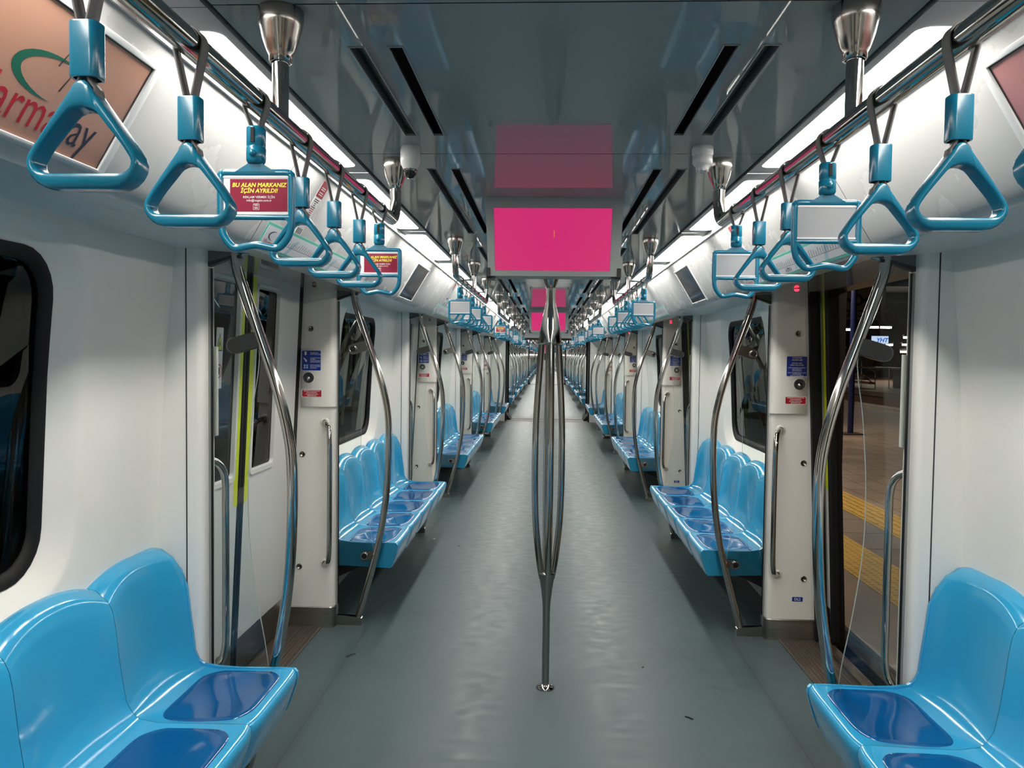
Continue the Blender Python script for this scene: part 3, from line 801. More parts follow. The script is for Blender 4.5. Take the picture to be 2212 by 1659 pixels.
def band(path, w, t, m):
    """flat strap: path in the x-z plane, width w along y, thickness t"""
    P_ = [Vector((p[0], 0, p[1])) for p in path]; rows = []
    for i in range(len(P_)):
        d = (P_[min(i + 1, len(P_) - 1)] - P_[max(i - 1, 0)]).normalized(); n = Vector((-d.z, 0, d.x)) * t / 2
        rows.append([P_[i] + n + Vector((0, -w / 2, 0)), P_[i] + n + Vector((0, w / 2, 0)), P_[i] - n + Vector((0, w / 2, 0)), P_[i] - n + Vector((0, -w / 2, 0))])
    return MB().grid(rows, m, True, True)
def loop_path(zend, gap):
    r = .0208; pts = [(-gap, zend), (-gap - .002, zend + .02), (-r * .95, -.012)]
    pts += [(r * math.cos(a), r * math.sin(a)) for a in [math.radians(190 - 10 * k) for k in range(0, 21)]]
    pts += [(r * .95, -.012), (gap + .002, zend + .02), (gap, zend)]
    return pts
def tri_loops():
    """outer and inner outline of the triangular grip (x, z from the rail)"""
    out = []; inn = []
    apex, bz = -.143, -.262
    def rounded(pts, rad, n=7):
        o = []
        for i in range(len(pts)):
            p = Vector(pts[i]); a = (Vector(pts[i - 1]) - p).normalized(); c = (Vector(pts[(i + 1) % len(pts)]) - p).normalized()
            ang = math.acos(max(-1, min(1, a.dot(c)))); d = rad[i] / math.tan(ang / 2); cen = p + (a + c).normalized() * (rad[i] / math.sin(ang / 2))
            s0 = p + a * d - cen; s1 = p + c * d - cen
            a0 = math.atan2(s0.y, s0.x); a1 = math.atan2(s1.y, s1.x)
            while a1 - a0 > math.pi: a1 -= 2 * math.pi
            while a1 - a0 < -math.pi: a1 += 2 * math.pi
            for k in range(n): t = a0 + (a1 - a0) * k / (n - 1); o.append((cen.x + rad[i] * math.cos(t), cen.y + rad[i] * math.sin(t)))
            # points along the following side, bulged a little outwards
            q1 = Vector(pts[(i + 1) % len(pts)])
            nx = q1 - c * 0
            e0 = Vector(o[-1]); 
            a2 = (p - q1).normalized(); c2 = (Vector(pts[(i + 2) % len(pts)]) - q1).normalized(); an2 = math.acos(max(-1, min(1, a2.dot(c2)))); j = (i + 1) % len(pts)
            e1 = q1 + a2 * (rad[j] / math.tan(an2 / 2))
            for k in range(1, 8):
                t = k / 8; q = e0 * (1 - t) + e1 * t
                o.append((q.x, q.y))
        return o
    o = rounded([(0, apex + .008), (-.079, bz), (.079, bz)], [.008, .025, .025])
    i = rounded([(0, apex - .013), (-.059, bz + .0175), (.059, bz + .0175)], [.021, .011, .011])
    bul = lambda pts, k: [(x * (1 + k * math.sin(math.pi * min(1, max(0, (z - bz) / (apex - bz))))), z) for x, z in pts]
    return bul(o, .13), bul(i, .17)
def strap_spec(s):
    st = band(loop_path(-.10, .0025), .021, .0028, 'strap_grey')
    low = [(-.0045, -.132), (-.006, -.142), (-.0125, -.150), (-.014, -.158), (-.009, -.166), (0, -.168), (.009, -.166), (.014, -.158), (.0125, -.150), (.006, -.142), (.0045, -.132)]
    st.merge(band(low, .017, .0026, 'strap_grey'))
    sl = MB(); prof = [(.0155, -.0135)]
    rr = rrect(-.0165, .0165, -.0125, .0125, .008, 5)
    sl.grid([[(x * k, y * k, z) for x, y in rr] for z, k in ((-.077, .80), (-.077, .97), (-.0785, 1), (-.137, 1), (-.1385, .97), (-.1385, .80))], 'strap_blue', False, True)
    sl.f = [f[::-1] for f in sl.f]
    for i in range(len(sl.s)): sl.s[i] = (len(rr) * 2 <= i < len(rr) * 3)
    o, i = tri_loops()
    g = MB().ring(o, i, ((0, 0, 0), (1, 0, 0), (0, 0, 1)), .0145, .0055, 'strap_blue')
    for b in (st, sl, g): b.move(s * RX, 0, RZ)
    return Spec(Node('hand_strap', None, [Node('strap', st, label='grey webbing strap'), Node('sleeve', sl), Node('grip', g)]), (s * RX, 0, RZ - .0165))
def ad_spec(s, poster):
    st = band(loop_path(-.075, .0022), .021, .0028, 'strap_grey')
    sl = MB().lathe([(.006, -.046), (.0155, -.046), (.0165, -.048), (.0165, -.078), (.0158, -.079), (.0158, -.081), (.0168, -.082), (.0168, -.104), (.014, -.109), (.008, -.110)], (0, 0, 0), 'strap_blue', 20)
    sl.box(-.003, .003, -.0185, -.0155, -.075, -.05, 'rubber'); sl.lathe([(.006, 0), (.006, -.005), (.0001, -.006)], (0, -.0155, -.094), 'strap_blue', 10, 'y')
    fr = MB()
    w, zt, zm, zb = .0635, -.125, -.203, -.258
    top = [(-w, zm), (-w, zt - .008), (-w + .003, zt - .002), (-w + .009, zt), (-.038, zt + .002)]
    loop = [(w, zm), (w, zt - .008), (w - .003, zt - .002), (w - .009, zt), (.038, zt), (0, zt), (-.038, zt), (-w + .009, zt), (-w + .003, zt - .002), (-w, zt - .008), (-w, zm), (-w + .002, zm - .022), (-w + .008, zb + .018), (-w + .020, zb + .004), (-w + .03, zb + .001), (-.022, zb + .003), (0, zb + .0065), (.022, zb + .003), (w - .03, zb + .001), (w - .02, zb + .004), (w - .008, zb + .018), (w - .002, zm - .022)]
    lp = smooth_path([(x, 0, z) for x, z in loop + loop[:1]], 4)[:-1]
    fr.tube(lp, .0052, 'strap_blue', 10, closed=True, sx=1.0, sy=1.25, ref=(0, 1, 0))
    fr.tube([(-w, 0, zm), (-.03, 0, zm), (.03, 0, zm), (w, 0, zm)], .0046, 'strap_blue', 10)
    for sg in (-1, 1): fr.prism([(sg * w, zm + .002), (sg * (w - .013), zm), (sg * w, zm - .016)][::(1 if sg < 0 else -1)][::-1], ((0, 0, 0), (1, 0, 0), (0, 0, 1)), -.004, .004, 'strap_blue')
    fr.prism([(-.010, -.108), (-.018, -.113), (-.036, -.124), (.036, -.124), (.018, -.113), (.010, -.108)], ((0, 0, 0), (1, 0, 0), (0, 0, 1)), -.006, .006, 'strap_blue')
    pn = MB(); pn.box(-.0585, .0585, -.002, .002, zm + .004, zt - .004, 'map_white' if poster else 'pale_film')
    pn.box(-.0585, .0585, -.0028, .0028, zt - .009, zt - .005, 'white'); pn.box(-.0585, .0585, -.0028, .0028, zm + .005, zm + .0085, 'white')
    kids = [Node('strap', st, label='grey webbing strap'), Node('sleeve', sl), Node('frame', fr)]
    sub = []
    if poster:
        po = MB(); F_ = ((0, -.0022, 0), (1, 0, 0), (0, 0, 1)); z0, z1 = zm + .010, zt - .011
        po.prism([(-.046, z0), (.057, z0), (.057, z1), (-.046, z1)], F_, 0, .0003, 'maroon')
        q = lambda x, z: ((x, -.0027, z), (1, 0, 0), (0, 0, 1))
        h = z1 - z0
        po.text('BU ALAN MARKANIZ', .0102, q(.006, z1 - h * .19), 0, 'ad_yellow', shear=.2, bold=.03)
        po.text('İÇİN AYRILDI!', .0102, q(.006, z1 - h * .365), 0, 'ad_yellow', shear=.2, bold=.03)
        po.text('REKLAM VERMEK İÇİN', .0056, q(.006, z1 - h * .56), 0, 'white', bold=.008)
        po.text('info@vogatv.com.tr', .0056, q(.006, z1 - h * .66), 0, 'white', bold=.008)
        po.flat(rrect(-.0045, .0065, z0 + h * .05, z0 + h * .245, .001, 2), q(0, 0), 0, 'white'); po.flat(rrect(-.0039, .0059, z0 + h * .06, z0 + h * .235, .001, 2), q(0, 0), .0002, 'maroon')
        po.text('VO\nGA', .0048, q(.001, z0 + h * .15), .0004, 'white', bold=.03)
        sub.append(Node('poster', po, label='maroon poster with yellow lettering'))
    kids.append(Node('advert_panel', pn, sub))
    for k in kids:
        k.mb.move(s * RX, 0, RZ)
        for c in k.kids: c.mb.move(s * RX, 0, RZ)
    return Spec(Node('advert_strap', None, kids), (s * RX, 0, RZ - .0165))

# ------------------------------------------------------------------ ceiling fittings
def monitor_spec():
    b = MB(); z0, z1 = 1.888, ZC
    fr = lambda y: [(-.272, y, z0), (.272, y, z0), (.287, y, z1), (-.287, y, z1)]
    b.add(fr(0) + fr(.13), [(0, 1, 5, 4), (1, 2, 6, 5), (3, 0, 4, 7), (2, 3, 7, 6)], 'bezel')
    kids = []
    for y, d in ((0, 1), (.13, -1)):
        o = [(-.272, z0), (.272, z0), (.287, z1), (-.287, z1)]; i = [(-.2435, 1.909), (.2335, 1.909), (.2405, 2.172), (-.2525, 2.172)]; i2 = [(x * .995, 1.9115 if z < 2 else 2.1695) for x, z in i]
        vs = [(x, y, z) for x, z in o] + [(x, y, z) for x, z in i] + [(x, y + d * .008, z) for x, z in i2]
        fs = [(k, (k + 1) % 4, 4 + (k + 1) % 4, 4 + k) for k in range(4)] + [(4 + k, 4 + (k + 1) % 4, 8 + (k + 1) % 4, 8 + k) for k in range(4)]
        b.add(vs, fs if d > 0 else [f[::-1] for f in fs], 'bezel')
        s_ = MB(); s_.add([(x, y + d * .007, z) for x, z in i2], [(0, 1, 2, 3) if d > 0 else (3, 2, 1, 0)], 'screen_pink')
        s_.add([(x, y + d * .0065, z) for x, z in ((-.0005, 2.05), (.0015, 2.05), (.0015, 2.078), (-.0005, 2.078))], [(0, 1, 2, 3) if d > 0 else (3, 2, 1, 0)], 'screen_line')
        kids.append(Node('screen', s_, label='screen glowing plain magenta'))
    for sg in (-1, 1):
        c = MB(); c.box(*sorted((sg * .262, sg * .280)), -.004, .134, 1.882, 1.922, 'black', .003)
        c.box(*sorted((sg * .243, sg * .280)), .02, .11, 1.878, 1.888, 'black')
        kids.append(Node('corner_clip', c, label='black corner clip'))
    return Spec(Node('ceiling_monitor', b, kids), (0, .065, ZC))
def pole_spec():
    x = -.008; kids = []
    base = MB().lathe([(.0425, 0), (.0425, .004), (.037, .011), (.025, .017), (.0178, .019)], (x, 0, 0), 'chrome', 28)
    low = MB().lathe([(.0172, .005), (.0172, .36), (.0185, .40), (.0265, .47), (.0375, .54), (.0385, .548), (.010, .549)], (x, 0, 0), 'steel', 28)
    up = MB().lathe([(.012, 1.606), (.054, 1.606), (.0545, 1.62), (.046, 1.68), (.034, 1.745), (.025, 1.79), (.0205, 1.83), (.0200, 1.885)], (x, 0, 0), 'chrome', 28)
    cup = MB().lathe([(.0235, 1.868), (.0235, 1.877), (.028, 1.888), (.0365, 1.912), (.040, 1.935), (.040, 2.0), (.027, 2.01), (.0235, 2.03), (.0235, 2.11), (.038, 2.15), (.0415, 2.19), (.0415, ZC)], (x, 0, 0), 'steel', 24)
    tubes = []
    for k in range(4):
        a = math.radians(8 + 90 * k); ca, sa = math.cos(a), math.sin(a)
        pr = [(.022, .52), (.036, .60), (.052, .74), (.060, .88), (.0625, 1.06), (.061, 1.22), (.054, 1.38), (.045, 1.52), (.0385, 1.625)]
        pts = smooth_path([(x + r * ca, r * sa, z) for r, z in pr], 6)
        tubes.append(MB().tube(pts, .0152, 'chrome', 16))
    kids = [Node('base_flange', base), Node('lower_stem', low), Node('upper_cone', up), Node('ceiling_cup', cup)] + [Node('branch', t) for t in tubes]
    return Spec(Node('grab_pole', None, kids), (x, 0, 0))
def dome_spec():
    x, y = -.462, 0
    b = MB().lathe([(.040, 0), (.042, -.012), (.043, -.045), (.0415, -.058), (.036, -.072), (.0275, -.085)], (x, y, ZC), 'dome_white', 28)
    d = MB().lathe([(.0275, -.083), (.0270, -.094), (.022, -.106), (.012, -.114), (.0001, -.1165)], (x, y, ZC), 'black_gloss', 24)
    r = MB().lathe([(.0295, -.078), (.0295, -.086), (.0270, -.087)], (x, y, ZC), 'steel', 24)
    for q in (b, d, r): q.v = [(x + (vx - x) * .74, vy * .74, ZC + (vz - ZC) * .86) for vx, vy, vz in q.v]
    return Spec(Node('dome_camera', b, [Node('lens_dome', d, label='black glossy dome'), Node('ring', r)]), (x, y, ZC))
def detector_spec():
    x, y = .452, 0
    b = MB().lathe([(.040, 0), (.042, -.006), (.042, -.030), (.038, -.034), (.0395, -.036), (.0395, -.062), (.034, -.070), (.027, -.073), (.025, -.086)], (x, y, ZC), 'dome_white', 28)
    g = MB().lathe([(.025, -.084), (.024, -.092), (.0001, -.093)], (x, y, ZC), 'dome_white', 24)
    for k in range(8):
        a = k * math.pi / 4; g.box(x + .022 * math.cos(a) - .003, x + .022 * math.cos(a) + .003, y + .022 * math.sin(a) - .003, y + .022 * math.sin(a) + .003, ZC - .094, ZC - .072, 'dome_white')
    for q in (b, g): q.v = [(x + (vx - x) * .78, vy * .78, ZC + (vz - ZC) * .82) for vx, vy, vz in q.v]
    return Spec(Node('smoke_detector', b, [Node('grille', g)]), (x, y, ZC))

# ------------------------------------------------------------------ cove posters, maps, displays
def map_spec(s):
    """route map strip above a door: teal edged, slanted station names"""
    L = 1.44; b = MB(); F_ = slope_frame(s, 0, .283)
    H = .047
    b.prism([(-L / 2, -H), (L / 2, -H), (L / 2, H), (-L / 2, H)], F_, 0, .0015, 'teal')
    k = MB(); q = H - .0095
    k.prism([(-L / 2 + .011, -q), (L / 2 - .011, -q), (L / 2 - .011, q), (-L / 2 + .011, q)], F_, .0015, .002, 'map_white')
    t = MB()
    for a, e in ((-.47, -.30), (.05, .16), (.38, .45)):
        t.flat([(a, -q), (a + .03, -q), (a + .09, q * .6), (a + .06, q * .6)], F_, .0022, 'pale_blue')
    t.flat([(-.50, -.0105), (L / 2 - .05, -.0105), (L / 2 - .05, -.009), (-.50, -.009)], F_, .0024, 'ink')
    rnd = random.Random(4)
    x = -.49
    while x < L / 2 - .07:
        h = .012 + rnd.random() * .016
        t.flat([(x, -.007), (x + .0035, -.007), (x + .0035 + h * .55, -.007 + h), (x + h * .55, -.007 + h)], F_, .0024, 'ink'); x += .0235
    for a in (-.2, .3): t.flat([(a, -.026), (a + .006, -.026), (a + .006, -.021), (a, -.021)], F_, .0024, 'ink')
    for i in range(4): t.flat([(-.06 + i * .02, -.033), (-.052 + i * .02, -.033), (-.048 + i * .02, -.02), (-.056 + i * .02, -.02)], F_, .0024, 'ink')
    t.flat([(-.05, -.014), (-.02, -.022), (.01, -.016), (-.015, -.017)], F_, .0026, 'sign_blue')
    X = -L / 2 + .09
    o = Vector(F_[0]) + Vector(F_[1]) * X
    t.text('Marmaray', .032, (o + Vector(F_[2]) * -.022, F_[1], F_[2]), .0026, 'red_ink', squeeze=.95)
    swoosh(t, (o + Vector(F_[2]) * .006, F_[1], F_[2]), .0026, .028, 'ink')
    return Spec(Node('route_map', b, [Node('map_sheet', k, [Node('lettering', t)])]), (s * .95, 0, 2.0))
def swoosh(b, fr, d, sc, m):
    """open crescent of the emblem"""
    o = []; i = []
    for k in range(19):
        a = math.radians(65 + 215 * k / 18); w = math.sin(math.pi * k / 18) * .30
        o.append((1.55 * math.cos(a) * sc, .62 * math.sin(a) * sc)); i.append((1.55 * (1 - w * .6) * math.cos(a) * sc + .05 * sc, .62 * (1 - w) * math.sin(a) * sc))
    b.flat(o + i[::-1], fr, d, m)
def sticker_spec(s):
    b = MB(); F_ = slope_frame(s, 0, .02); w = .036
    b.prism([(-w, -.22), (w, -.22), (w, 0), (-w, 0)], F_, 0, .001, 'white')
    t = MB(); t.flat([(-w, -.062), (w, -.062), (w, 0), (-w, 0)], F_, .0013, 'sign_red')
    for z in (-.024, -.031, -.043, -.051): t.flat([(-.022, z - .0018), (.022, z - .0018), (.022, z + .0018), (-.022, z + .0018)], F_, .0016, 'white')
    rnd = random.Random(2)
    for k in range(9):
        z = -.072 - k * .0075; a = .008 + rnd.random() * .018; t.flat([(-a, z - .0017), (a, z - .0017), (a, z + .0017), (-a, z + .0017)], F_, .0013, 'ink' if k < 5 else ('red_ink' if k < 8 else 'ink'))
    t.flat([(-w + .003, -.160), (w - .003, -.160), (w - .003, -.142), (-w + .003, -.142)], F_, .0013, 'ink')
    t.flat([(-w + .003, -.178), (w - .003, -.178), (w - .003, -.168), (-w + .003, -.168)], F_, .0013, 'panel_grey')
    for k in range(4): t.flat([(-.026 + k * .014, -.212), (-.019 + k * .014, -.212), (-.019 + k * .014, -.19), (-.026 + k * .014, -.19)], F_, .0013, 'ink')
    return Spec(Node('notice_sticker', b, [Node('lettering', t)]), (s * .87, 0, 2.1))
def display_spec(s):
    F_ = slope_frame(s, 0, .187); b = MB(); hw, hh = .243, .131
    b.ring(rrect(-hw, hw, -hh, hh, .004, 3), rrect(-hw + .018, hw - .018, -hh + .012, hh - .012, .003, 3), F_, .005, .003, 'cove_white')
    sc = MB(); sc.prism(rrect(-hw + .017, hw - .017, -hh + .011, hh - .011, .003, 2), F_, -.004, .0015, 'lcd')
    return Spec(Node('information_display', b, [Node('screen', sc, label='switched-off black screen')]), (s * .9, 0, 2.05))
def poster_spec(s):
    """large framed advert on the cove above the nearest bench"""
    F_ = slope_frame(s, 0, .176); b = MB(); hw, hh = .42, .132
    b.ring(rrect(-hw, hw, -hh, hh, .003, 3), rrect(-hw + .022, hw - .022, -hh + .013, hh - .013, .002, 3), F_, .006, .0015, 'panel_grey')
    p = MB(); p.prism([(-hw + .02, -hh + .012), (hw - .02, -hh + .012), (hw - .02, hh - .012), (-hw + .02, hh - .012)], F_, -.002, .001, 'salmon' if s < 0 else 'pink_poster')
    e = MB()
    for a0, a1, c0, c1 in ((-hw + .021, -hw + .027, -hh, hh), (hw - .027, hw - .021, -hh, hh), (-hw + .02, hw - .02, hh - .016, hh - .013)):
        e.flat([(a0, max(c0, -hh + .013)), (a1, max(c0, -hh + .013)), (a1, min(c1, hh - .013)), (a0, min(c1, hh - .013))], F_, .0016, 'black')
    kids = [Node('sheet', p), Node('edge', e, label='black edge')]
    if s < 0:
        o = Vector(F_[0]); ex, ey = Vector(F_[1]), Vector(F_[2])
        t = MB(); t.text('Marma', .102, (o + ex * .232 + ey * -.066, ex, ey), .0016, 'red_ink', 'RIGHT', squeeze=.82)
        t.text('ray', .102, (o + ex * .236 + ey * -.066, ex, ey), .0016, 'navy_ink', 'LEFT', squeeze=.82)
        swoosh(t, (o + ex * .165 + ey * .0, ex, ey), .0016, .066, 'green_ink')
        kids[0].kids.append(Node('lettering', t))
        q = MB()
        for k, (u, w) in enumerate(((.16, .075), (.19, .035), (.215, .08))):
            q.flat([(u, w - .05), (u + .004, w - .05), (u + .02, w + .012)], F_, .0016, 'ink' if k < 2 else 'red_ink')
        kids[0].kids.append(Node('emblem', q))
    return Spec(Node('framed_poster', b, kids), (s * .9, 0, 2.05))

# ------------------------------------------------------------------ gangway between carriages
def gangway(y0, y1, i):
    b = MB(); w = 1.0
    for y, d in ((y0, 1), (y1, -1)):
        z1 = 1.93
        for s in (-1, 1):
            b.box(*sorted((s * .97, s * 1.47)), *sorted((y - d * .01, y + d * .05)), 0, 2.0, 'wall_white')
        b.box(-1.47, 1.47, *sorted((y - d * .01, y + d * .05)), 1.955, 2.26, 'panel_grey')
        b.box(-1.0, 1.0, *sorted((y - d * .02, y + d * .06)), 1.93, 1.957, 'black')
        for s in (-1, 1): b.box(*sorted((s * .955, s * .985)), *sorted((y - d * .02, y + d * .06)), 0, 1.95, 'rubber')
    n = 16
    for s in (-1, 1):
        rows = []
        for k in range(n + 1):
            y = y0 + .05 + (y1 - y0 - .1) * k / n; x = s * (1.02 if k % 2 else .985); rows.append([(x, y, 0), (x, y, 2.0)])
        b.grid(rows, 'bellows', False)
    b.box(-1.02, 1.02, y0, y1, 1.99, 2.02, 'bellows')
    yc = (y0 + y1) / 2
    b.box(-1.0, 1.0, y0, y1, -.05, .004, 'grille_grey'); b.box(-.96, .96, yc - .03, yc + .03, .004, .012, 'rubber')
    b.box(-.9, .9, yc - .35, yc + .35, .004, .008, 'grille_grey')
    for s in (-1, 1): b.prism([(s * .98, .005), (s * .98, .16), (s * .86, .005)][::(1 if s < 0 else -1)], ((0, yc, 0), (1, 0, 0), (0, 0, 1)), -.3, .3, 'rubber')
    o = bpy.data.objects.new('trim_%d' % (60 + i), b.mesh('gangway')); C.objects.link(o); o['kind'] = 'structure'; o['category'] = 'gangway'
    o['label'] = 'dark bellows gangway and white portal, %s one down the aisle' % ORD[i]
def end_wall(y, nm, label, d):
    b = MB(); b.box(-1.47, 1.47, *sorted((y, y + d * .05)), 0, 2.26, 'wall_white'); b.box(-.4, .4, *sorted((y, y - d * .01)), .02, 1.9, 'door_white', .004); b.box(-.28, .28, *sorted((y - d * .01, y - d * .012)), 1.0, 1.75, 'black_gloss')
    o = bpy.data.objects.new(nm, b.mesh(nm)); C.objects.link(o); o['kind'] = 'structure'; o['label'] = label; o['category'] = 'wall'

# ------------------------------------------------------------------ put the train together
lamp = {s: lamp_spec(s) for s in (-1, 1)}
wallm = {(s, w): Spec(Node('wall_' + SIDE[s], wall_mb(s, WL if w else HALF - 2 * P - .885, w)), (s * 1.35, 0, 0)) for s in (-1, 1) for w in (True, False)}
wind = {s: window_spec(s) for s in (-1, 1)}
pill = {(s, f): pillar_spec(s, f) for s in (-1, 1) for f in (True, False)}
inter = {(s, f): intercom_spec(s, f) for s in (-1, 1) for f in (True, False)}
grab = {(s, f): grab_spec(s, f) for s in (-1, 1) for f in (True, False)}
scrn = {(s, f): screen_spec(s, f) for s in (-1, 1) for f in (True, False)}
door = {s: door_spec(s, s > 0) for s in (-1, 1)}
thr = {s: threshold_spec(s) for s in (-1, 1)}
led = {s: led_spec(s) for s in (-1, 1)}
bench = {(s, n): bench_spec(s, W5 if n == 5 else W3) for s in (-1, 1) for n in (5, 3)}
rail = {(s, n): rail_spec(s, 1.125 if n == 5 else .62, n == 5) for s in (-1, 1) for n in (5, 3)}
strap = {s: strap_spec(s) for s in (-1, 1)}
advert = {(s, p): ad_spec(s, p) for s in (-1, 1) for p in (True, False)}
vent = {}
rmap = {s: map_spec(s) for s in (-1, 1)}; stick = {s: sticker_spec(s) for s in (-1, 1)}; disp = {s: display_spec(s) for s in (-1, 1)}
mon = monitor_spec(); polesp = pole_spec()
nwin = {-1: 0, 1: 0}; ndoor = 0; ntrim = 100
def where(c, n):
    return ('%s' % (ORD[n] + ' from camera' if n else 'nearest the camera') if c == 0 else '%s in %s' % (ORD[n], CAR[c]))
for c in range(NCAR):
    near = c == 0
    build_floor(c); build_ceiling(c); trims(c)
    D = doors(c); y0 = YC[c] - HALF; y1 = YC[c] + HALF
    for s in (-1, 1):
        sd = SIDE[s]
        # lamps, three to a bay
        k = 0; yy = 2.675 - 1.229 + 22.3 * c - 1.3167 * 9
        while yy < y1 - 1.3:
            if yy > y0 - .05 and not (c == 0 and yy < -2.7):
                lamp[s].put(yy, 'white glowing ceiling light on the %s side, %s' % (sd, where(c, k)), 'light', 'ceiling lights in two rows', parts=near); k += 1
            yy += 1.3167
        for i, (a, e) in enumerate(vents(c)):
            key = (s, round(e - a, 2))
            if key not in vent: vent[key] = vent_spec(s, e - a)
            if e > 0: vent[key].put(a, 'long twin-slot air vent in the ceiling on the %s, %s' % (sd, where(c, i - (1 if c == 0 else 0))), 'vent', 'ceiling air vents', parts=near)
        for j, d in enumerate(D):
            vis = d > 0 or c > 0
            nd = j - 1 if c == 0 else j
            ndoor += 1
            if vis:
                door[s].put(d, ('closed pale double doors with yellow edge strips on the left, ' if s < 0 else 'open doorway on the right with door leaves slid back, ') + where(c, nd), 'door', 'doorways', 'structure', parts=near, name='door_%d' % ndoor)
                thr[s].put(d, 'brown ribbed threshold plate at the %s doorway, %s' % (sd, where(c, nd)), 'threshold', kind='structure', name='trim_%d' % (ntrim + ndoor), parts=near)
                led[s].put(d, 'small red light over the %s doorway, %s' % (sd, where(c, nd)), 'light', 'door lights', parts=near)
                rmap[s].put(d - .275, 'teal edged route map strip above the %s doorway, %s' % (sd, where(c, nd)), 'map', 'route maps above the doors', parts=near)
                stick[s].put(d - .72 if s < 0 else d + .18, 'narrow red and white notice sticker above the %s doorway, %s' % (sd, where(c, nd)), 'sticker', 'notice stickers', parts=near)
            else:
                door[s].put(d, 'double doors on the %s beside the camera' % sd, 'door', 'doorways', 'structure', parts=False, name='door_%d' % ndoor)
            for f in (True, False):
                fw = 'far' if f else 'near'
                ntrim += 1
                if c == 0 and j == 0 and not f: 
                    pill[(s, f)].put(d, 'white door pillar beside the camera on the %s' % sd, 'pillar', 'door pillars', 'structure', parts=False, name='trim_%d' % ntrim); continue
                pill[(s, f)].put(d, 'white pillar on the %s side of the %s doorway, %s' % (fw, sd, where(c, max(nd, 0))) if vis else 'white door pillar beside the camera at the %s window' % sd, 'pillar', 'door pillars', 'structure', parts=near and vis, name='trim_%d' % ntrim)
                if not vis: continue
                inter[(s, f)].put(d, '%s panel on the %s pillar of the %s doorway, %s' % ('intercom' if s > 0 else 'door release', fw, sd, where(c, nd)), 'panel', 'panels on the door pillars', parts=near and d < 13)
                grab[(s, f)].put(d, 'vertical chrome grab bar on the %s pillar of the %s doorway, %s' % (fw, sd, where(c, nd)), 'handle', 'grab handles at the doors', parts=near)
                scrn[(s, f)].put(d, 'glass screen on the %s side of the %s doorway, %s' % (fw, sd, where(c, nd)), 'screen', 'glass screens beside the doors', parts=near)
        # bays between the doors
        bays = [(d + .885, 5) for d in D[:-1]] + [(D[-1] + .885, 3)]
        if c: bays = [(D[0] - .885 - 1.765, 0)] + bays
        nb = -1
        for q, (ys, n) in enumerate(bays):
            full = n == 5
            wallm[(s, full)].put(ys, 'white %s wall panel %s, %s' % (sd, 'around the window' if full else 'at the carriage end', where(c, q)), 'wall', 'wall panels', 'structure')
            if full:
                nwin[s] += 1
                wind[s].put(ys, 'dark rounded window in the %s wall, %s' % (sd, where(c, q - (1 if c else 0))), 'window', 'side windows', 'structure', parts=near, name='window_%d' % (nwin[s] + (0 if s < 0 else 30)))
            nb += 1
            lab = 'light blue %s bench along the %s wall, %s' % ('five-seat' if full else 'three-seat', sd, where(c, nb))
            if full: bench[(s, 5)].put(ys + .005, lab, 'bench', 'blue benches', parts=True)
            elif n == 3: bench[(s, 3)].put(ys + .005, lab, 'bench', 'blue benches', parts=True)
            else: bench[(s, 3)].put(ys + 1.765 - .005 - 1.32, lab, 'bench', 'blue benches', parts=True)
            ym = (ys + WL / 2 - .045) if full else (ys + .66 if n == 3 else ys + 1.1)
            rail[(s, 5 if full else 3)].put(ym, 'chrome overhead rail above the %s bench, %s' % (sd, where(c, nb)), 'rail', 'overhead rails', parts=near)
            offs = [-.875 + .25 * k for k in range(8)] if full else [-.45, -.2, .05, .3]
            if s < 0: ads = {0: 0, 3: 1, 7: 1} if nb == 0 else ({0: 0, 3: 0, 7: 0} if nb % 2 else {0: 1, 3: 0, 7: 0})
            else: ads = {0: 0, 4: 0, 7: 0}
            if not full: ads = {0: 0}
            rl = '%s rail %s' % (sd, ('nearest the camera' if nb == 0 else '%s from the camera' % ORD[nb]) if c == 0 else '%s of the %s' % (ORD[nb], CAR[c]))
            for k, oy in enumerate(offs):
                if ym + oy < .45: continue
                kk = k - (0 if c or nb else 1)
                if k in ads:
                    ps = ads[k] and c == 0
                    advert[(s, bool(ads[k]))].put(ym + oy, 'hand strap with %s advert, %s on the %s' % ('maroon' if ads[k] else 'blank', ORD[max(kk, 0)], rl), 'hand strap', 'advert straps', parts=near)
                else:
                    strap[s].put(ym + oy, 'blue triangular hand strap, %s on the %s' % (ORD[max(kk, 0)], rl), 'hand strap', 'triangular hand straps', parts=near)
            if full and not (c == 0 and q == 0):
                disp[s].put(ys + .735, 'switched-off display screen in the cove above the %s bench, %s' % (sd, where(c, nb)), 'display', 'cove displays', parts=near)
    for j in (1, 3) if c == 0 else (0, 2, 4):
        d = D[j]; n = (j // 2)
        mon.put(d - .278, 'ceiling monitor with plain magenta screen, %s' % where(c, n), 'monitor', 'ceiling monitors', parts=near)
    for j in (1,) if c == 0 else ():
        polesp.put(D[j] + .065, 'four-branch bulging chrome grab pole standing in the middle of the aisle', 'pole', parts=True)
    if c < NCAR - 1: gangway(y1, YC[c + 1] - HALF, c)
end_wall(-3.1, 'wall_back', 'white end wall behind the camera', -1)
end_wall(YC[-1] + HALF, 'wall_front', 'white end wall with door at the far end of the train', 1)
poster = {s: poster_spec(s) for s in (-1, 1)}
poster[-1].put(1.18, 'salmon framed poster with red lettering and green crescent above the left bench', 'poster')
poster[1].put(1.19, 'plain pink framed poster above the right bench', 'poster')
dome_spec().put(2.44, 'white dome security camera with black lens under the ceiling', 'camera')
detector_spec().put(2.44, 'white round smoke detector on the ceiling by the right rail', 'detector')
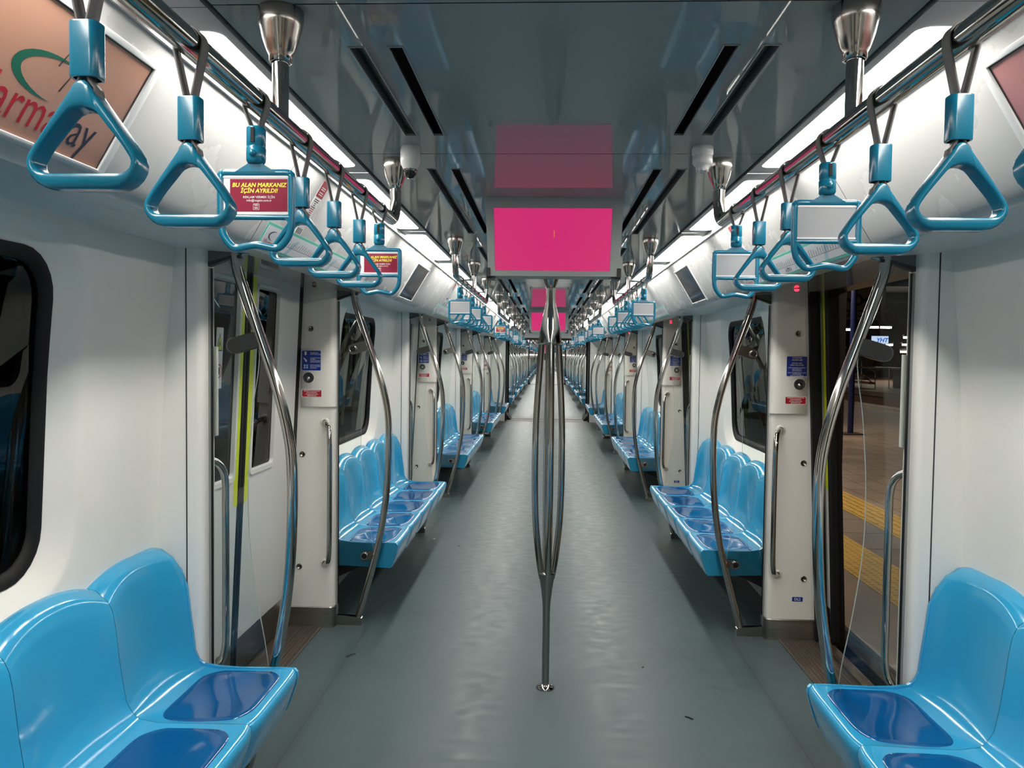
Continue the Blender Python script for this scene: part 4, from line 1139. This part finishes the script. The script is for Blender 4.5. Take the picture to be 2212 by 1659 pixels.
for j, tx in ((1, 'DL2'), (2, 'DL1')):
    q = tag_plate_spec(); t = MB(); t.text(tx, .020, ((1.377, .7678, .2305), (1, 0, 0), (0, 0, 1)), 0, 'white', bold=.02)
    Spec(Node('number_plate', q, [Node('lettering', t)]), (1.377, .77, .23)).put(doors(0)[j], 'small navy %s label low on the right door pillar' % tx, 'label')

# small litter on the floor
def litter(name, pts, rad, m, label, cat, org):
    b = MB().tube(pts, rad, m, 6)
    Spec(Node(name, b), org).put(0, label, cat)
litter('twig', [(-1.030, 3.846, .004), (-1.018, 3.862, .005), (-1.004, 3.875, .006), (-.992, 3.89, .003)], .0022, 'ink', 'thin dark twig lying on the floor by the left doorway', 'twig', (-1.01, 3.866, 0))
litter('paper_scrap', [(-.954, 6.366, .005), (-.948, 6.37, .007), (-.941, 6.372, .004)], .005, 'white', 'tiny white paper scrap on the floor by the second left bench', 'litter', (-.948, 6.37, 0))
litter('pebble', [(-.72, 6.168, .003), (-.712, 6.171, .004)], .004, 'ink', 'small dark pebble on the aisle floor beside the second left bench', 'litter', (-.716, 6.169, 0))
litter('scrap', [(.598, 3.31, .002), (.612, 3.30, .003), (.628, 3.286, .002)], .003, 'rubber', 'small dark scrap on the floor right of the grab pole', 'litter', (.612, 3.3, 0))
litter('crumb', [(.477, 3.826, .002), (.483, 3.83, .003)], .003, 'ink', 'dark crumb on the floor to the right of the pole base', 'litter', (.48, 3.828, 0))
# ------------------------------------------------------------------ the platform outside the right-hand doors
ZP = -.05
def put_mb(b, name, label, cat, org=(0, 0, 0), kind=None, group=None, kids=()):
    o = bpy.data.objects.new(name, b.mesh(name, org) if b else None); C.objects.link(o); o.location = org
    o['label'] = label; o['category'] = cat
    if kind: o['kind'] = kind
    if group: o['group'] = group
    for nm, kb, lb in kids:
        k = bpy.data.objects.new(nm, kb.mesh(nm, org)); C.objects.link(k); k.parent = o
        if lb: k['label'] = lb
    return o
b = MB(); b.box(1.77, 11.7, -6, 95, ZP - .08, ZP, 'tile')
for k in range(26): b.box(3.72 + k * .3, 3.726 + k * .3, -6, 60, ZP, ZP + .0006, 'joint')
for k in range(130): b.box(3.72, 11.2, -6 + k * .6, -5.994 + k * .6, ZP, ZP + .0006, 'joint')
for k in range(60): b.box(2.715, 3.16, -6 + k * .6, -5.994 + k * .6, ZP + .0006, ZP + .0012, 'joint')
b.box(2.715, 3.16, -6, 60, ZP, ZP + .0006, 'tile_dark'); b.box(1.77, 1.80, -6, 60, ZP, ZP + .002, 'stone')
b.box(1.77, 1.9, -6, 95, -1.0, ZP - .08, 'stone')
put_mb(b, 'floor', 'brown tiled station platform outside the right-hand doors', 'platform', kind='structure')
b = MB(); b.box(2.28, 2.71, -6, 60, ZP, ZP + .003, 'tactile')
for k in range(7):
    for i in range(260): 
        x, y = 2.315 + k * .06, -1 + i * .06
        b.add([(x - .014, y - .014, ZP + .003), (x + .014, y - .014, ZP + .003), (x + .014, y + .014, ZP + .003), (x - .014, y + .014, ZP + .003), (x - .008, y - .008, ZP + .008), (x + .008, y - .008, ZP + .008), (x + .008, y + .008, ZP + .008), (x - .008, y + .008, ZP + .008)], [(4, 5, 6, 7), (0, 1, 5, 4), (1, 2, 6, 5), (2, 3, 7, 6), (3, 0, 4, 7)], 'tactile')
put_mb(b, 'trim_200', 'yellow studded tactile strip along the platform edge', 'tactile paving', kind='structure')
b = MB(); b.box(3.17, 3.6, -6, 60, ZP, ZP + .003, 'tactile')
for k in range(5):
    for i in range(100): b.box(3.20 + k * .085, 3.235 + k * .085, -2 + i * .3, -1.73 + i * .3, ZP + .003, ZP + .008, 'tactile')
put_mb(b, 'trim_201', 'yellow ribbed guiding strip further from the platform edge', 'tactile paving', kind='structure')
b = MB(); b.box(11.2, 11.42, -6, 95, ZP, ZP + .004, 'tactile'); b.box(10.55, 10.68, -6, 95, ZP, ZP + .004, 'tactile')
put_mb(b, 'trim_202', 'pair of yellow lines along the far platform edge', 'line', kind='structure')
b = MB(); b.box(12, 30, -6, 110, -1.1, -1.0, 'joint'); b.box(26, 26.3, -6, 110, -1, 6, 'dark_wall'); b.box(1.7, 30, 95, 95.3, -1, 6, 'dark_wall'); b.box(1.75, 30, -6.3, -6, -1, 6, 'dark_wall')
put_mb(b, 'wall_station', 'dark brown station wall across the tracks', 'wall', kind='structure')
b = MB(); b.box(1.9, 30, -6, 95, 5.2, 5.4, 'dark_steel')
for k in range(9): b.box(2.2, 26, -2 + k * 9, -1.7 + k * 9, 4.7, 5.2, 'dark_steel')
put_mb(b, 'ceiling', 'dark steel canopy over the station platforms', 'canopy', kind='structure')
b = MB().lathe([(.06, 0), (.06, 5.2)], (6.48, 16.7, ZP), 'blue_paint', 18)
fl = MB().box(6.26, 6.70, 16.48, 16.92, ZP, ZP + .03, 'dark_steel', .01)
put_mb(b, 'platform_post', 'dark blue round post standing on the station platform', 'post', (6.48, 16.7, ZP), kids=[('base_plate', fl, None)])
# second platform across the tracks with gates, rail and lit sign
b = MB(); b.box(12.9, 25.9, 12, 95, -1, .28, 'brown_wall', .01); b.box(12.8, 13.0, 12, 95, .1, .3, 'tile', .01)
put_mb(b, 'floor', 'raised brown platform on the far side of the tracks', 'platform', kind='structure')
b = MB(); b.tube([(14.8, 26, 1.18), (14.8, 46, 1.18)], .03, 'chrome', 10)
for k in range(6): b.tube([(14.8, 26 + k * 4, .28), (14.8, 26 + k * 4, 1.18)], .025, 'chrome', 8)
put_mb(b, 'handrail', 'white handrail on the far platform beyond the blue post', 'handrail', (14.8, 36, .28))
st = MB()
for dz in (0, .42, .84): st.tube([(11.9, 34.2, 2.95 - dz), (14.3, 34.2, .95 - dz * .6)], .022, 'chrome', 8)
for k in range(5):
    t = k / 4; x = 11.9 + 2.4 * t; st.tube([(x, 34.2, 2.95 - 2 * t), (x, 34.2, .28 if x > 12.9 else 1.9)], .02, 'chrome', 8)
for k in range(9): st.box(11.9 + k * .27, 12.2 + k * .27, 34.3, 36, 1.9 - k * .18, 2.0 - k * .18, 'brown_wall', .005)
put_mb(st, 'staircase', 'brown stairs with slanting white rails deep in the station', 'stairs', (13.1, 34.3, .28))
for k in range(4):
    x, y = 15.6 + k * .55, 34.6 - k * .2
    g = MB().box(x - .12, x + .12, y - .6, y + .6, .28, 1.12, 'dark_steel', .03)
    put_mb(g, 'ticket_gate', 'low dark ticket gate with brown top, %s of four across the tracks' % ORD[k], 'gate', (x, y, .28), group='ticket gates', kids=[('gate_top', MB().box(x - .13, x + .13, y - .62, y + .62, 1.12, 1.17, 'tile', .01), None)])
b = MB().box(13.95, 14.75, 33.98, 34.14, 2.20, 2.58, 'dark_steel', .01)
sg = MB(); FR = ((14.35, 33.975, 2.39), (1, 0, 0), (0, 0, 1)); sg.prism([(-.36, -.165), (.36, -.165), (.36, .165), (-.36, .165)], FR, 0, .003, 'sign_lit')
tx = MB().text('YHT', .25, ((14.42, 33.96, 2.37), (1, 0, 0), (0, 0, 1)), 0, 'sign_lit_blue', shear=.3, bold=.03)
put_mb(b, 'station_sign', 'small backlit white YHT sign hanging in the dark station', 'sign', (14.35, 34, 2.58), kids=[('sign_face', sg, 'white lit face'), ('lettering', tx, 'blue lettering'), ('hanger', MB().tube([(14.35, 34.06, 2.57), (14.35, 34.06, 5.2)], .03, 'dark_steel', 8), None)])
# mirrored reflection of an emblem sign, built as a grey board with backward letters
b = MB().box(12.4, 15.4, 35.95, 36.05, 3.35, 5.1, 'tcdd_grey', .02)
t = MB().text('TCDD', .42, ((14.1, 35.94, 3.62), (-1, 0, 0), (0, 0, 1)), -.0, 'dark_steel', bold=.02)
t.flat([(.28 * math.cos(a * math.pi / 12), .28 * math.sin(a * math.pi / 12)) for a in range(24)], ((14.1, 35.94, 4.25), (1, 0, 0), (0, 0, 1)), 0, 'dark_steel')
t.flat([(.17 * math.cos(a * math.pi / 12), .17 * math.sin(a * math.pi / 12)) for a in range(24)], ((14.1, 35.94, 4.25), (1, 0, 0), (0, 0, 1)), .004, 'tcdd_grey')
for sgn in (-1, 1): t.flat([(sgn * .2, .0), (sgn * .75, .22), (sgn * .55, .02), (sgn * .3, -.12)][::sgn], ((14.1, 35.94, 4.25), (1, 0, 0), (0, 0, 1)), 0, 'dark_steel')
put_mb(b, 'emblem_reflection', 'dim grey board standing in for a reflection of TCDD letters and winged wheel', 'sign', (13.9, 36, 3.35), kids=[('lettering', t, 'dark lettering and winged wheel')])
# lamps of the station
LP = [(5.2, -3, 3.6, 2.2), (5.2, 8, 3.6, 2.2), (5.2, 17, 3.6, 2.2), (5.2, 27, 3.6, 2.2), (5.2, 43, 3.6, 2.2)]
for k, (x, y, z, L) in enumerate(LP):
    b = MB().box(x - .16, x + .16, y - L / 2 - .05, y + L / 2 + .05, z, z + .12, 'dark_steel', .02); l = MB().box(x - .12, x + .12, y - L / 2, y + L / 2, z - .03, z, 'lamp_warm', .01)
    h = MB()
    for dy in (-L / 3, L / 3): h.tube([(x, y + dy, z + .1), (x, y + dy, 5.2)], .015, 'dark_steel', 8)
    put_mb(b, 'platform_lamp', 'long warm lamp hanging over the near platform, %s along' % ORD[k], 'lamp', (x, y, z), group='platform lamps', kids=[('lamp_tube', l, None), ('hanger', h, None)])
for k, (x, y, z, L) in enumerate(((17.6, 47, 3.35, 1.6), (17.5, 42, 3.3, 1.6), (19.0, 41, 2.75, .9), (19.6, 46, 2.45, 1.1), (20.6, 45, 2.45, .6), (21.5, 44.5, 2.45, .6), (20.6, 45.2, 2.05, .6))):
    b = MB().box(x - L / 2 - .05, x + L / 2 + .05, y - .12, y + .12, z, z + .1, 'dark_steel', .01); l = MB().box(x - L / 2, x + L / 2, y - .1, y + .1, z - .1, z, 'lamp_warm', .01)
    put_mb(b, 'station_lamp', 'bright strip lamp deep in the dark station, %s of seven' % ORD[k], 'lamp', (x, y, z), group='station lamps', kids=[('lamp_tube', l, None), ('hanger', MB().tube([(x, y, z + .09), (x, y, 5.2)], .012, 'dark_steel', 6), None)])
